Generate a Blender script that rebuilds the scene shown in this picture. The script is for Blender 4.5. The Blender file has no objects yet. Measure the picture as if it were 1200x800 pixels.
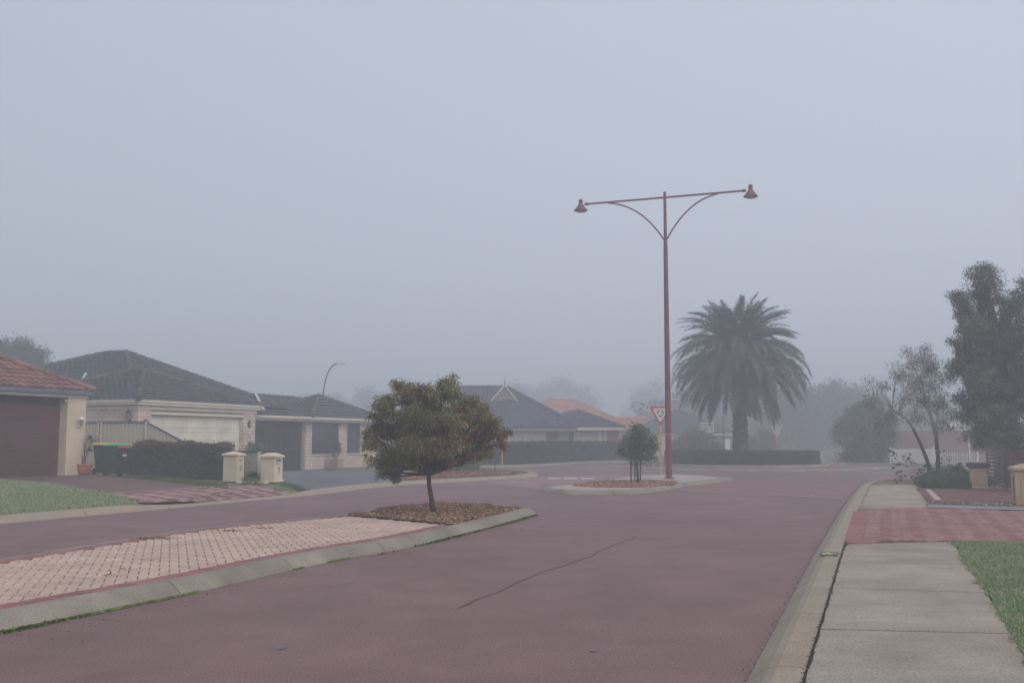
import bpy, bmesh, math, random
import numpy as np
from mathutils import Vector, Matrix
from mathutils.geometry import delaunay_2d_cdt

random.seed(7); RNG = np.random.default_rng(7)
SC = bpy.context.scene
COL = SC.collection
R = math.radians

# ---------------------------------------------------------------- camera
F = 1170.0                      # focal length in photograph pixels (1200 wide)
CAMH = 1.5
PITCH = math.atan(114 / F)
cd = bpy.data.cameras.new('camera'); cam = bpy.data.objects.new('camera', cd); COL.objects.link(cam)
cd.sensor_width = 36; cd.lens = 36 * F / 1200; cd.clip_start = .05; cd.clip_end = 3000
cam.location = (0, 0, CAMH); cam.rotation_euler = (R(90) + PITCH, 0, 0)
SC.camera = cam
# ---------------------------------------------------------------- world, sun
SUN_EL, SUN_AZ = 40, 135
w = bpy.data.worlds.new('World'); SC.world = w; w.use_nodes = True
nt = w.node_tree; nt.nodes.clear()
sky = nt.nodes.new('ShaderNodeTexSky'); sky.sky_type = 'NISHITA'; sky.sun_disc = False
sky.sun_elevation = R(SUN_EL); sky.sun_rotation = R(SUN_AZ)
mx = nt.nodes.new('ShaderNodeMix'); mx.data_type = 'RGBA'
mx.inputs[0].default_value = .93
mx.inputs[7].default_value = (6.15, 6.62, 7.75, 1)        # the pale overcast above the fog
bg = nt.nodes.new('ShaderNodeBackground'); bg.inputs[1].default_value = .1
ou = nt.nodes.new('ShaderNodeOutputWorld')
nt.links.new(sky.outputs[0], mx.inputs[6]); 
tcw = nt.nodes.new('ShaderNodeTexCoord'); dt = nt.nodes.new('ShaderNodeVectorMath'); dt.operation = 'DOT_PRODUCT'; dt.inputs[1].default_value = (.15, 0, .09)
adw = nt.nodes.new('ShaderNodeMath'); adw.inputs[1].default_value = .895; vs_ = nt.nodes.new('ShaderNodeVectorMath'); vs_.operation = 'SCALE'
nt.links.new(tcw.outputs['Generated'], dt.inputs[0]); nt.links.new(dt.outputs['Value'], adw.inputs[0]); nt.links.new(mx.outputs[2], vs_.inputs[0]); nt.links.new(adw.outputs[0], vs_.inputs['Scale'])
nt.links.new(vs_.outputs[0], bg.inputs[0]); nt.links.new(bg.outputs[0], ou.inputs[0])
sl = bpy.data.lights.new('sun', 'SUN'); so = bpy.data.objects.new('sun', sl); COL.objects.link(so)
sl.energy = 1.5; sl.angle = R(50); sl.color = (1, .88, .74)
so.rotation_euler = (R(90 - SUN_EL), 0, R(180 - SUN_AZ)); so.location = (0, 0, 30)
SC.view_settings.view_transform = 'Standard'; SC.view_settings.look = 'None'
SC.view_settings.exposure = .04; SC.view_settings.gamma = 1
SC.cycles.volume_bounces = 1; SC.cycles.max_bounces = 5; SC.cycles.diffuse_bounces = 3
SC.cycles.use_denoising = True
try: SC.cycles.use_adaptive_sampling = True
except Exception: pass
HAZE_DENSITY = .0083

# ---------------------------------------------------------------- projection helpers (measuring the photograph)
_fw = Vector((0, math.cos(PITCH), math.sin(PITCH))); _up = Vector((0, -math.sin(PITCH), math.cos(PITCH)))
def ray(px, py):
    return Vector((1, 0, 0)) * ((px - 600) / F) + _up * ((400 - py) / F) + _fw
def at(px, py, h=0.0):
    "ground point under a photo pixel; h a height or a function of x, y"
    d = ray(px, py); hh = h if not callable(h) else .1
    for _ in range(8 if callable(h) else 1):
        t = (hh - CAMH) / d.z; p = Vector((0, 0, CAMH)) + d * t
        if callable(h): hh = h(p.x, p.y)
    return Vector((p.x, p.y, hh))
def pat(px, py, Y):
    d = ray(px, py); return Vector((0, 0, CAMH)) + d * (Y / d.y)
U = Vector((.35, .937, 0)); N = Vector((-.937, .35, 0)); UANG = math.atan2(.937, .35)
def ss(a): a = max(0., min(1., a)); return a * a * (3 - 2 * a)
KS = [at(*q) for q in ((0, 614), (190, 596.5), (250, 590.5), (375, 579), (460, 569.5), (560, 563.5), (628, 558.6))]
_kd = (KS[1] - KS[0]).normalized(); KS = [KS[0] - _kd * 40] + KS
KSG = [(a.x, a.y, b.x - a.x, b.y - a.y, (b.x - a.x) ** 2 + (b.y - a.y) ** 2) for a, b in zip(KS, KS[1:])]
DX0, DX1 = at(196, 596).x, at(368, 579.5).x
def dzone(x, y): return ss((x - DX0) / .9 + .5) * (1 - ss((x - DX1) / .9 + .5))     # where the kerb drops for the driveway
def hleft(x, y):
    s = 1e9
    for ax, ay, dx, dy, l2 in KSG:
        t = ((x - ax) * dx + (y - ay) * dy) / l2; t = 0 if t < 0 else 1 if t > 1 else t
        q = (x - ax - dx * t) ** 2 + (y - ay - dy * t) ** 2
        if q < s: s = q
    s = math.sqrt(s); k = ss((s - .5) / 8)
    return .12 + k * (.2 * (1 - ss((y - 36) / 8)) - .16 * ss((y - 37) / 7)) - .10 * dzone(x, y) * (1 - ss((s - .2) / 2.0))
def noisy(x, y): return .5 * math.sin(x * 1.7 + y * .6) * math.sin(y * 1.3 - x * .4) + .5 * math.sin(x * .53 - 1) * math.sin(y * .71 + 2)

# ---------------------------------------------------------------- materials
MATS = {}
def mat(name, col, rough=.8, var=.12, scale=6, bump=.0, col2=None, fine=0, spec=.3, metal=0, island=0, objrand=0, stain=None):
    if name in MATS: return MATS[name]
    m = bpy.data.materials.new(name); m.use_nodes = True; MATS[name] = m
    t = m.node_tree; n = t.nodes; L = t.links; b = n['Principled BSDF']
    b.inputs['Roughness'].default_value = rough; b.inputs['Specular IOR Level'].default_value = spec
    b.inputs['Metallic'].default_value = metal
    geo = n.new('ShaderNodeNewGeometry'); pos = geo.outputs['Position']
    no = n.new('ShaderNodeTexNoise'); no.inputs['Scale'].default_value = scale; no.inputs['Detail'].default_value = 6
    L.new(pos, no.inputs['Vector'])
    c2 = col2 or tuple(c * (1 - var * 2) for c in col)
    c1 = tuple(min(1, c * (1 + var)) for c in col)
    mr = n.new('ShaderNodeMapRange'); mr.inputs[1].default_value = .32; mr.inputs[2].default_value = .68
    L.new(no.outputs[0], mr.inputs[0])
    mi = n.new('ShaderNodeMix'); mi.data_type = 'RGBA'
    mi.inputs[6].default_value = (*c1, 1); mi.inputs[7].default_value = (*c2, 1); L.new(mr.outputs[0], mi.inputs[0])
    out = mi.outputs[2]
    def mult(val_socket, lo, hi, outp):
        r = n.new('ShaderNodeMapRange'); r.inputs[3].default_value = lo; r.inputs[4].default_value = hi
        L.new(val_socket, r.inputs[0])
        mm = n.new('ShaderNodeMix'); mm.data_type = 'RGBA'; mm.blend_type = 'MULTIPLY'; mm.inputs[0].default_value = 1
        L.new(outp, mm.inputs[6]); L.new(r.outputs[0], mm.inputs[7]); return mm.outputs[2]
    hsrc = no.outputs[0]
    if fine:
        fn = n.new('ShaderNodeTexNoise'); fn.inputs['Scale'].default_value = fine; fn.inputs['Detail'].default_value = 3
        L.new(pos, fn.inputs['Vector']); out = mult(fn.outputs[0], .3, 1.7, out); hsrc = fn.outputs[0]
    if stain:
        sn = n.new('ShaderNodeTexNoise'); sn.inputs['Scale'].default_value = stain; sn.inputs['Detail'].default_value = 5
        L.new(pos, sn.inputs['Vector']); out = mult(sn.outputs[0], .72, 1.28, out)
    if island: out = mult(geo.outputs['Random Per Island'], 1 - island, 1 + island, out)
    if objrand:
        oi = n.new('ShaderNodeObjectInfo'); out = mult(oi.outputs['Random'], 1 - objrand, 1 + objrand, out)
    L.new(out, b.inputs['Base Color'])
    if bump:
        bp = n.new('ShaderNodeBump'); bp.inputs['Strength'].default_value = bump; bp.inputs['Distance'].default_value = .02
        L.new(hsrc, bp.inputs['Height']); L.new(bp.outputs[0], b.inputs['Normal'])
    return m

def brickmat(name, c1, c2, mortar, bw, bh, ang=0, rough=.7, vertical=False, bump=.4):
    m = bpy.data.materials.new(name); m.use_nodes = True; MATS[name] = m
    t = m.node_tree; n = t.nodes; L = t.links; b = n['Principled BSDF']; b.inputs['Roughness'].default_value = rough
    b.inputs['Specular IOR Level'].default_value = .3
    geo = n.new('ShaderNodeNewGeometry'); mp = n.new('ShaderNodeMapping'); mp.inputs['Rotation'].default_value = (0, 0, ang)
    src = geo.outputs['Position']
    if vertical:
        tc = n.new('ShaderNodeTexCoord'); sp = n.new('ShaderNodeSeparateXYZ'); ad = n.new('ShaderNodeMath'); cb = n.new('ShaderNodeCombineXYZ')
        L.new(tc.outputs['Object'], sp.inputs[0]); L.new(sp.outputs[0], ad.inputs[0]); L.new(sp.outputs[1], ad.inputs[1])
        L.new(ad.outputs[0], cb.inputs[0]); L.new(sp.outputs[2], cb.inputs[1]); src = cb.outputs[0]
    L.new(src, mp.inputs['Vector'])
    br = n.new('ShaderNodeTexBrick'); br.inputs['Scale'].default_value = 1
    br.inputs['Color1'].default_value = (*c1, 1); br.inputs['Color2'].default_value = (*c2, 1); br.inputs['Mortar'].default_value = (*mortar, 1)
    br.inputs['Brick Width'].default_value = bw; br.inputs['Row Height'].default_value = bh; br.inputs['Mortar Size'].default_value = .006
    L.new(mp.outputs[0], br.inputs['Vector'])
    no = n.new('ShaderNodeTexNoise'); no.inputs['Scale'].default_value = 1.3; no.inputs['Detail'].default_value = 6; L.new(geo.outputs['Position'], no.inputs['Vector'])
    r = n.new('ShaderNodeMapRange'); r.inputs[3].default_value = .65; r.inputs[4].default_value = 1.35; L.new(no.outputs[0], r.inputs[0])
    mm = n.new('ShaderNodeMix'); mm.data_type = 'RGBA'; mm.blend_type = 'MULTIPLY'; mm.inputs[0].default_value = 1
    L.new(br.outputs[0], mm.inputs[6]); L.new(r.outputs[0], mm.inputs[7]); L.new(mm.outputs[2], b.inputs['Base Color'])
    bp = n.new('ShaderNodeBump'); bp.inputs['Strength'].default_value = bump; bp.inputs['Distance'].default_value = .01; bp.invert = True
    L.new(br.outputs['Fac'], bp.inputs['Height']); L.new(bp.outputs[0], b.inputs['Normal'])
    return m

ASPH = mat('red_asphalt', (.21, .127, .122), .7, .08, .3, .4, fine=55, stain=1.4, spec=.35)
GREYASPH = mat('grey_asphalt', (.13, .13, .14), .65, .1, .6, .3, fine=60)
SEAM = mat('tar_seam', (.17, .103, .10), .7, .2, 9, .2)
CONC = mat('kerb_concrete', (.28, .25, .205), .8, .12, 1.2, .25, fine=90, stain=3.5)
PATHC = mat('path_concrete', (.36, .30, .245), .8, .09, 1.1, .2, fine=80, stain=2.6, objrand=.05)
SANDC = mat('sandy_kerb_concrete', (.36, .295, .225), .8, .12, 2, .2, fine=80, stain=2)
JOINT = mat('joint_soil', (.05, .04, .03), .95, .3, 12)
PEACH = mat('peach_paver', (.56, .41, .335), .75, .07, 5, .2, fine=60, stain=1.1, island=.06, objrand=.06)
REDP = mat('red_paver', (.29, .13, .125), .7, .1, 5, .2, fine=60, stain=1.2, island=.13, objrand=.13)
REDPS = mat('dusty_highlight_red_paver', (.34, .205, .19), .75, .1, 5, .2, fine=60, stain=1.2, island=.13, objrand=.13)  # paler copy of the red paver: joint dust and brick highlights put into its colour
REDPL = mat('pale_red_paver', (.40, .27, .26), .7, .1, 5, .2, fine=60, stain=1.5, island=.1, objrand=.1)
REDPB = mat('deep_red_paver', (.20, .09, .08), .65, .1, 5, .2, fine=60, stain=1.2, island=.12, objrand=.12)
PINKC = mat('pale_pink_concrete', (.45, .37, .33), .8, .1, 2, .2, fine=80, stain=3)
SOIL = mat('soil', (.26, .16, .10), .95, .2, 3, .4, fine=30)
MULCH = mat('mulch_chips', (.46, .26, .16), .9, .25, 3, 0, island=.55)
REDMULCH = mat('red_mulch_chips', (.27, .12, .10), .9, .2, 3, 0, island=.35)
REDSOIL = mat('red_mulch_bed', (.20, .09, .085), .95, .2, 5, .5, fine=25)
GROUND = mat('grass_ground', (.13, .13, .08), .95, .2, .8, .3, fine=30)
GRASS = mat('dewy_grass_blades', (.19, .28, .12), .7, .2, 4.5, 0, col2=(.37, .38, .26), island=.45)
GRASSU = mat('lawn_thatch', (.15, .165, .085), .95, .25, 2, .3, fine=35)
DRYG = mat('rough_grass_blades', (.11, .15, .055), .8, .2, 1.2, 0, island=.35)
MOSS = mat('moss', (.12, .175, .03), .95, .3, 14, .5, island=.3, fine=90)
ROOFG = mat('charcoal_roof_tile', (.072, .074, .088), .62, .15, 2, .1, stain=.9)
ROOFCAP = mat('weathered_ridge_tile', (.10, .092, .092), .7, .2, 3, .1, stain=2)
ROOFG2 = mat('slate_blue_roof_tile', (.088, .094, .125), .6, .15, 2, .1, stain=.9)
ROOFR = mat('red_roof_tile', (.26, .115, .095), .7, .15, 2, .1, stain=1.5, objrand=.22, col2=(.17, .09, .085))
ROOFO = mat('orange_roof_tile', (.52, .24, .165), .7, .1, 2, .1, stain=.9)
CREAM = mat('cream_render', (.67, .56, .42), .8, .04, 2, .1, fine=100, stain=1.2)
CREAMT = mat('cream_painted_trim', (.68, .61, .51), .55, .04, 2)
BLOCK = mat('pale_limestone_block', (.66, .53, .455), .85, .06, 5, .2, fine=30, island=.11, stain=1.5)
MORTAR = mat('mortar', (.27, .22, .19), .95, .1, 6)
GUTB = mat('blue_grey_gutter', (.13, .17, .22), .4, .08, 3)
FLASH = mat('pale_metal_flashing', (.55, .56, .58), .35, .08, 3, metal=.3)
DOORR = mat('maroon_garage_door', (.115, .042, .035), .5, .12, 3, .05, stain=2)
DOORC = mat('cream_garage_door', (.76, .72, .62), .5, .04, 2, stain=1.3)
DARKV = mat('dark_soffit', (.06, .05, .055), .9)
FENCEM = mat('cream_steel_sheet', (.58, .52, .43), .5, .05, 2, stain=2)
BLUECAP = mat('navy_fence_cap', (.06, .075, .14), .45)
BLACKM = mat('charcoal_steel', (.035, .037, .042), .45)
GLASSD = mat('dark_window_glass', (.035, .04, .055), .12, .1, 2, spec=.6)
SCREEN = mat('flyscreen', (.045, .05, .06), .5, .1, 2)
FRAMEM = mat('aluminium_frame', (.12, .13, .16), .4)
BRKR = mat('red_house_brick', (.30, .12, .10), .85, .1, 4, .2, fine=20)
WHITE = mat('white_paint', (.76, .73, .68), .6, .05, 3, stain=1.5)
LAMPRED = mat('oxide_red_pole_paint', (.20, .052, .055), .55, .1, 3, .05, stain=2.5)
LAMPHD = mat('oxide_lamp_head', (.17, .06, .055), .5, .1, 4)
LENS = mat('lamp_glass', (.30, .28, .27), .25)
YELLOW = mat('yellow_post_paint', (.62, .36, .10), .55, .08, 6)
SIGNRED = mat('sign_red', (.50, .035, .04), .45, .04, 5)
SIGNWH = mat('sign_white', (.62, .62, .62), .45, .04, 5)
SIGNBK = mat('sign_black', (.03, .03, .03), .5)
SIGNGR = mat('sign_back_grey', (.42, .43, .45), .4, .05, 5)
BARK = mat('dark_bark', (.075, .06, .05), .95, .25, 14, .6, fine=30)
BARKP = mat('palm_bark', (.11, .09, .075), .95, .25, 8, .5, fine=20)
BARKW = mat('pale_gum_bark', (.50, .46, .42), .8, .15, 9, .2)
BARKR = mat('reddish_gum_bark', (.13, .07, .06), .9, .25, 12, .4)
GREENB = mat('green_bin_plastic', (.035, .075, .05), .45, .1, 4)
DKBIN = mat('dark_bin_plastic', (.03, .045, .04), .45, .1, 4)
LIDY = mat('yellow_lid', (.72, .42, .05), .45); LIDG = mat('green_lid', (.05, .38, .15), .45); LIDR = mat('red_lid', (.42, .05, .06), .45)
RUBBER = mat('rubber', (.02, .02, .02), .8)
TERRA = mat('terracotta', (.52, .17, .115), .6, .08, 6, .1)
PLANTERM = mat('peach_planter', (.42, .29, .22), .8, .08, 5, .1)
TAN = mat('tan_render', (.46, .35, .22), .8, .06, 3, .1, fine=80, stain=1.8)
LBC = mat('cream_letterbox_render', (.70, .585, .44), .75, .05, 4, .08, fine=80, stain=2)
SLATG = mat('grey_timber_slat', (.17, .155, .155), .8, .15, 5, .2, stain=4)
SLATR = mat('red_brown_slat', (.17, .07, .065), .7, .12, 5, .1, stain=4)
CAPD = mat('dark_cap', (.06, .05, .048), .7)
POSTB = mat('blue_grey_post', (.10, .115, .15), .5)
STONES = mat('pale_stone', (.38, .33, .29), .85, .2, 5, 0, island=.4)
BLUECON = mat('blue_grey_drain', (.25, .26, .28), .6, .08, 5)
NUMC = mat('bronze_number', (.13, .08, .045), .5)
MARKG = mat('marker_dark_green', (.06, .09, .08), .6); MARKY = mat('marker_yellow', (.55, .60, .10), .6)
LEAF = {}
def leafm(name, col, isl=.35): return mat('leaf_' + name, col, .65, .2, .9, 0, island=isl, spec=.25)
L_G = leafm('bottlebrush_green', (.20, .215, .085)); L_R = leafm('rusty_red', (.20, .095, .068)); L_Y = leafm('yellow', (.42, .32, .04), .25)
L_G2 = leafm('mid_green', (.12, .18, .075)); L_D = leafm('dark_green', (.06, .078, .05)); L_GUM = leafm('gum_grey_green', (.19, .20, .16))
L_H = leafm('hedge', (.06, .082, .045)); L_HB = leafm('hedge_brown_tips', (.13, .085, .05)); L_P = leafm('palm_green', (.075, .09, .06)); L_PD = leafm('palm_dry', (.12, .10, .055))
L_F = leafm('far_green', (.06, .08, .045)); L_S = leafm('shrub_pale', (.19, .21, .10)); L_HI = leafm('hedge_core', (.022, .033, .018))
STALK = mat('stalk', (.10, .07, .045), .9)

# ---------------------------------------------------------------- object helpers
def tag(o, label=None, cat=None, group=None, kind=None):
    if label: o['label'] = label
    if cat: o['category'] = cat
    if group: o['group'] = group
    if kind: o['kind'] = kind
    return o
def empty(name, loc=(0, 0, 0), rz=0, parent=None):
    o = bpy.data.objects.new(name, None); COL.objects.link(o); o.location = loc; o.rotation_euler = (0, 0, rz)
    o.empty_display_size = .2; o.parent = parent; return o
def link(name, me, parent=None, loc=(0, 0, 0), rz=0, kind=None):
    o = bpy.data.objects.new(name, me); COL.objects.link(o); o.parent = parent; o.location = loc; o.rotation_euler = (0, 0, rz)
    if kind: o['kind'] = kind
    return o
class MB:
    def __init__(s): s.v = []; s.f = []; s.m = []
    def quadf(s, pts, mi=0):
        b = len(s.v); s.v += [tuple(p) for p in pts]; s.f.append(tuple(range(b, b + len(pts)))); s.m.append(mi); return s
    def raw(s, vs, fs, mi=0):
        b = len(s.v); s.v += [tuple(p) for p in vs]; s.f += [tuple(b + i for i in f) for f in fs]; s.m += [mi] * len(fs); return s
    def box(s, x0, x1, y0, y1, z0, z1, mi=0, M=None, bev=0):
        if bev:
            e = bev; P = []
            for (z, q) in ((z0, e), (z0 + e, 0), (z1 - e, 0), (z1, e)):
                P += [(x0 + q, y0 + q, z), (x1 - q, y0 + q, z), (x1 - q, y1 - q, z), (x0 + q, y1 - q, z)]
            fs = [(3, 2, 1, 0), (12, 13, 14, 15)] + [(4 * k + i, 4 * k + (i + 1) % 4, 4 * k + 4 + (i + 1) % 4, 4 * k + 4 + i) for k in range(3) for i in range(4)]
        else:
            P = [(x0, y0, z0), (x1, y0, z0), (x1, y1, z0), (x0, y1, z0), (x0, y0, z1), (x1, y0, z1), (x1, y1, z1), (x0, y1, z1)]
            fs = [(3, 2, 1, 0), (4, 5, 6, 7), (0, 1, 5, 4), (1, 2, 6, 5), (2, 3, 7, 6), (3, 0, 4, 7)]
        if M: P = [M @ Vector(p) for p in P]
        return s.raw(P, fs, mi)
    def tube(s, pts, rad, seg=8, mi=0, cap=True):
        pts = [Vector(p) for p in pts]; n = len(pts)
        if not hasattr(rad, '__len__'): rad = [rad] * n
        vs = []; prev = None
        for i, p in enumerate(pts):
            d = (pts[min(i + 1, n - 1)] - pts[max(i - 1, 0)]).normalized()
            if prev is None: a = d.orthogonal().normalized()
            else:
                a = prev - d * prev.dot(d)
                a = a.normalized() if a.length > 1e-6 else d.orthogonal().normalized()
            prev = a; b = d.cross(a)
            for k in range(seg):
                t = 2 * math.pi * k / seg; vs.append(p + (a * math.cos(t) + b * math.sin(t)) * rad[i])
        fs = [(i * seg + k, i * seg + (k + 1) % seg, (i + 1) * seg + (k + 1) % seg, (i + 1) * seg + k) for i in range(n - 1) for k in range(seg)]
        if cap: fs += [tuple(range(seg))[::-1], tuple(range((n - 1) * seg, n * seg))]
        return s.raw(vs, fs, mi)
    def lathe(s, prof, seg=20, c=(0, 0, 0), mi=0):
        vs = [(c[0] + r * math.cos(2 * math.pi * k / seg), c[1] + r * math.sin(2 * math.pi * k / seg), c[2] + z) for r, z in prof for k in range(seg)]
        n = len(prof)
        fs = [(i * seg + k, i * seg + (k + 1) % seg, (i + 1) * seg + (k + 1) % seg, (i + 1) * seg + k) for i in range(n - 1) for k in range(seg)]
        fs += [tuple(range(seg))[::-1], tuple(range((n - 1) * seg, n * seg))]
        return s.raw(vs, fs, mi)
    def prism(s, poly, z0, z1, mi=0):
        n = len(poly); vs = [(p[0], p[1], z0) for p in poly] + [(p[0], p[1], z1) for p in poly]
        fs = [tuple(range(n))[::-1], tuple(range(n, 2 * n))] + [(i, (i + 1) % n, n + (i + 1) % n, n + i) for i in range(n)]
        return s.raw(vs, fs, mi)
    def mesh(s, name, mats, off=(0, 0, 0), smooth=False):
        me = bpy.data.meshes.new(name); o = Vector(off)
        me.from_pydata([tuple(Vector(v) - o) for v in s.v] if o.length > 0 else s.v, [], s.f)
        for m in (mats if isinstance(mats, (list, tuple)) else [mats]): me.materials.append(m)
        if any(s.m): me.polygons.foreach_set('material_index', s.m)
        if smooth: me.polygons.foreach_set('use_smooth', [True] * len(me.polygons))
        me.update(); return me
    def build(s, name, mats, parent=None, kind=None, off=(0, 0, 0), smooth=False):
        return link(name, s.mesh(name, mats, off, smooth), parent, off if parent is None else (0, 0, 0), 0, kind)

def npmesh(name, V, Fc, mi, mats):
    "V nx3 float, Fc mx4 int quads"
    me = bpy.data.meshes.new(name); n, m = len(V), len(Fc); k = Fc.shape[1]
    me.vertices.add(n); me.vertices.foreach_set('co', V.astype(np.float32).ravel())
    me.loops.add(m * k); me.loops.foreach_set('vertex_index', Fc.astype(np.int32).ravel())
    me.polygons.add(m); me.polygons.foreach_set('loop_start', np.arange(0, m * k, k, dtype=np.int32))
    try: me.polygons.foreach_set('loop_total', np.full(m, k, dtype=np.int32))
    except Exception: pass
    me.polygons.foreach_set('material_index', mi.astype(np.int32))
    for x in mats: me.materials.append(x)
    me.update(calc_edges=True); return me

def leafmesh(name, P, D, length, width, mi, mats, face=None):
    "one diamond leaf per point P along direction D"
    n = len(P); Ls = length * (.6 + .8 * RNG.random(n))[:, None]; Ws = width * (.6 + .8 * RNG.random(n))[:, None]
    D = D / np.linalg.norm(D, axis=1, keepdims=True)
    r = RNG.normal(size=(n, 3)); S = np.cross(D, r); S /= np.linalg.norm(S, axis=1, keepdims=True) + 1e-9
    Q = np.cross(D, S)
    a = P; b = P + D * Ls * .45 + S * Ws * .5 + Q * Ws * .15; c = P + D * Ls; d = P + D * Ls * .45 - S * Ws * .5 + Q * Ws * .15
    V = np.stack([a, b, c, d], 1).reshape(-1, 3)
    Fc = np.arange(4 * n).reshape(n, 4)
    return npmesh(name, V, Fc, mi, mats)

def crown_points(blobs, n, clumps, spread, squash=.8, shell=.55):
    "blobs: (x,y,z,r). returns points, outward directions, clump id"
    B = np.array([b[:4] for b in blobs]); wgt = B[:, 3] ** 2; wgt = wgt / wgt.sum()
    cb = RNG.choice(len(B), clumps, p=wgt)
    d = RNG.normal(size=(clumps, 3)); d /= np.linalg.norm(d, axis=1, keepdims=True)
    rr = (shell + (1 - shell) * RNG.random(clumps)) ; rr *= (.75 + .35 * RNG.random(clumps))
    C = B[cb, :3] + d * (B[cb, 3] * rr)[:, None] * np.array([1, 1, squash])
    ci = RNG.integers(0, clumps, n)
    P = C[ci] + np.clip(RNG.normal(size=(n, 3)), -1.9, 1.9) * spread * np.array([1, 1, .8])
    return P, d[ci], ci, C

def limb(mb, a, b, r0, r1, sag=.1, seg=6, mi=0, n=5):
    a = Vector(a); b = Vector(b); L = (b - a).length
    j = Vector((random.uniform(-1, 1), random.uniform(-1, 1), random.uniform(-.2, 1))) * L * sag
    pts = [a.lerp(b, t) + j * math.sin(math.pi * t) * (1 - t * .3) for t in [i / n for i in range(n + 1)]]
    mb.tube(pts, [r0 + (r1 - r0) * (i / n) for i in range(n + 1)], seg, mi, cap=False); return pts

# ---- polygons
def inside(poly, x, y):
    c = False; n = len(poly); j = n - 1
    for i in range(n):
        xi, yi = poly[i][0], poly[i][1]; xj, yj = poly[j][0], poly[j][1]
        if (yi > y) != (yj > y) and x < (xj - xi) * (y - yi) / (yj - yi) + xi: c = not c
        j = i
    return c
def vinside(poly, P):
    X, Y = P[:, 0], P[:, 1]; c = np.zeros(len(P), bool); n = len(poly); j = n - 1
    for i in range(n):
        xi, yi = poly[i][0], poly[i][1]; xj, yj = poly[j][0], poly[j][1]
        if yi != yj: c ^= ((yi > Y) != (yj > Y)) & (X < (xj - xi) * (Y - yi) / (yj - yi) + xi)
        j = i
    return c
def catmull(pts, step=.5, closed=False):
    P = [Vector((p[0], p[1])) for p in pts]; out = []; n = len(P)
    for i in range(n if closed else n - 1):
        if closed: p0, p1, p2, p3 = P[i - 1], P[i], P[(i + 1) % n], P[(i + 2) % n]
        else: p0, p1, p2, p3 = P[max(i - 1, 0)], P[i], P[i + 1], P[min(i + 2, n - 1)]
        k = max(1, int((p2 - p1).length / step))
        k = min(k, 60)
        for q in range(k):
            t = q / k
            a = p0.lerp(p1, 1) if False else None
            out.append(.5 * ((2 * p1) + (p2 - p0) * t + (2 * p0 - 5 * p1 + 4 * p2 - p3) * t * t + (3 * p1 - p0 - 3 * p2 + p3) * t ** 3))
    if not closed: out.append(P[-1].copy())
    return out
def resample(pts, step, closed=False):
    P = [Vector((p[0], p[1])) for p in pts]
    if closed: P.append(P[0].copy())
    out = [P[0].copy()]; acc = 0
    for a, b in zip(P, P[1:]):
        L = (b - a).length; pos = 0
        while acc + (L - pos) >= step:
            pos += step - acc; acc = 0; out.append(a.lerp(b, pos / L))
        acc += L - pos
    if not closed and (out[-1] - P[-1]).length > step * .3: out.append(P[-1])
    return out
def offset(pts, d, closed=False):
    "shift each point by d to the left of travel; points that would fold over slide to their nearest good neighbour"
    n = len(pts); out = []
    for i, p in enumerate(pts):
        if closed: a, b = pts[i - 1], pts[(i + 1) % n]
        else: a, b = pts[max(i - 1, 0)], pts[min(i + 1, n - 1)]
        t = Vector((b[0] - a[0], b[1] - a[1])); t.normalize(); out.append(Vector((p[0] - t.y * d, p[1] + t.x * d)))
    if abs(d) < .03: return out
    A = np.array([(p[0], p[1]) for p in pts]); B = np.roll(A, -1, 0) if closed else A[1:]; A_ = A if closed else A[:-1]
    D = B - A_; L2 = (D ** 2).sum(1) + 1e-12; O = np.array([(o.x, o.y) for o in out]); good = []
    for o in O:
        t = np.clip(((o - A_) * D).sum(1) / L2, 0, 1); good.append(np.sqrt((((A_ + D * t[:, None]) - o) ** 2).sum(1).min()) > abs(d) * .97)
    G = [i for i in range(n) if good[i]]
    if G and len(G) < n:
        Ga = np.array(G)
        for i in range(n):
            if not good[i]:
                if closed: k = min(G, key=lambda g: min(abs(g - i), n - abs(g - i)))
                else: k = int(Ga[np.abs(Ga - i).argmin()])
                out[i] = Vector(O[k])
    return out
def sheet(name, poly, h, m, parent=None, kind='structure', step=None, extra=()):
    "a triangulated ground sheet, its height from h"
    hf = h if callable(h) else (lambda x, y: h)
    P = [Vector((p[0], p[1])) for p in poly]; P = [p for i, p in enumerate(P) if (p - P[i - 1]).length > 1e-4]; poly = list(P); edges = [(i, (i + 1) % len(P)) for i in range(len(P))]
    if step:
        x0 = min(p.x for p in P); x1 = max(p.x for p in P); y0 = min(p.y for p in P); y1 = max(p.y for p in P)
        nb = len(P); x = x0
        while x < x1:
            y = y0
            while y < y1:
                if inside(poly, x, y): P.append(Vector((x, y)))
                y += step
            x += step
    P += [Vector(p) for p in extra]
    r = delaunay_2d_cdt(P, edges, [], 1, 1e-5)
    me = bpy.data.meshes.new(name); me.from_pydata([(v.x, v.y, hf(v.x, v.y)) for v in r[0]], [], [tuple(f) for f in r[2]])
    me.materials.append(m); me.update(); return link(name, me, parent, kind=kind)
def xy(pts, h=0.0): return [at(px, py, h).xy for px, py in pts]

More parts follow.
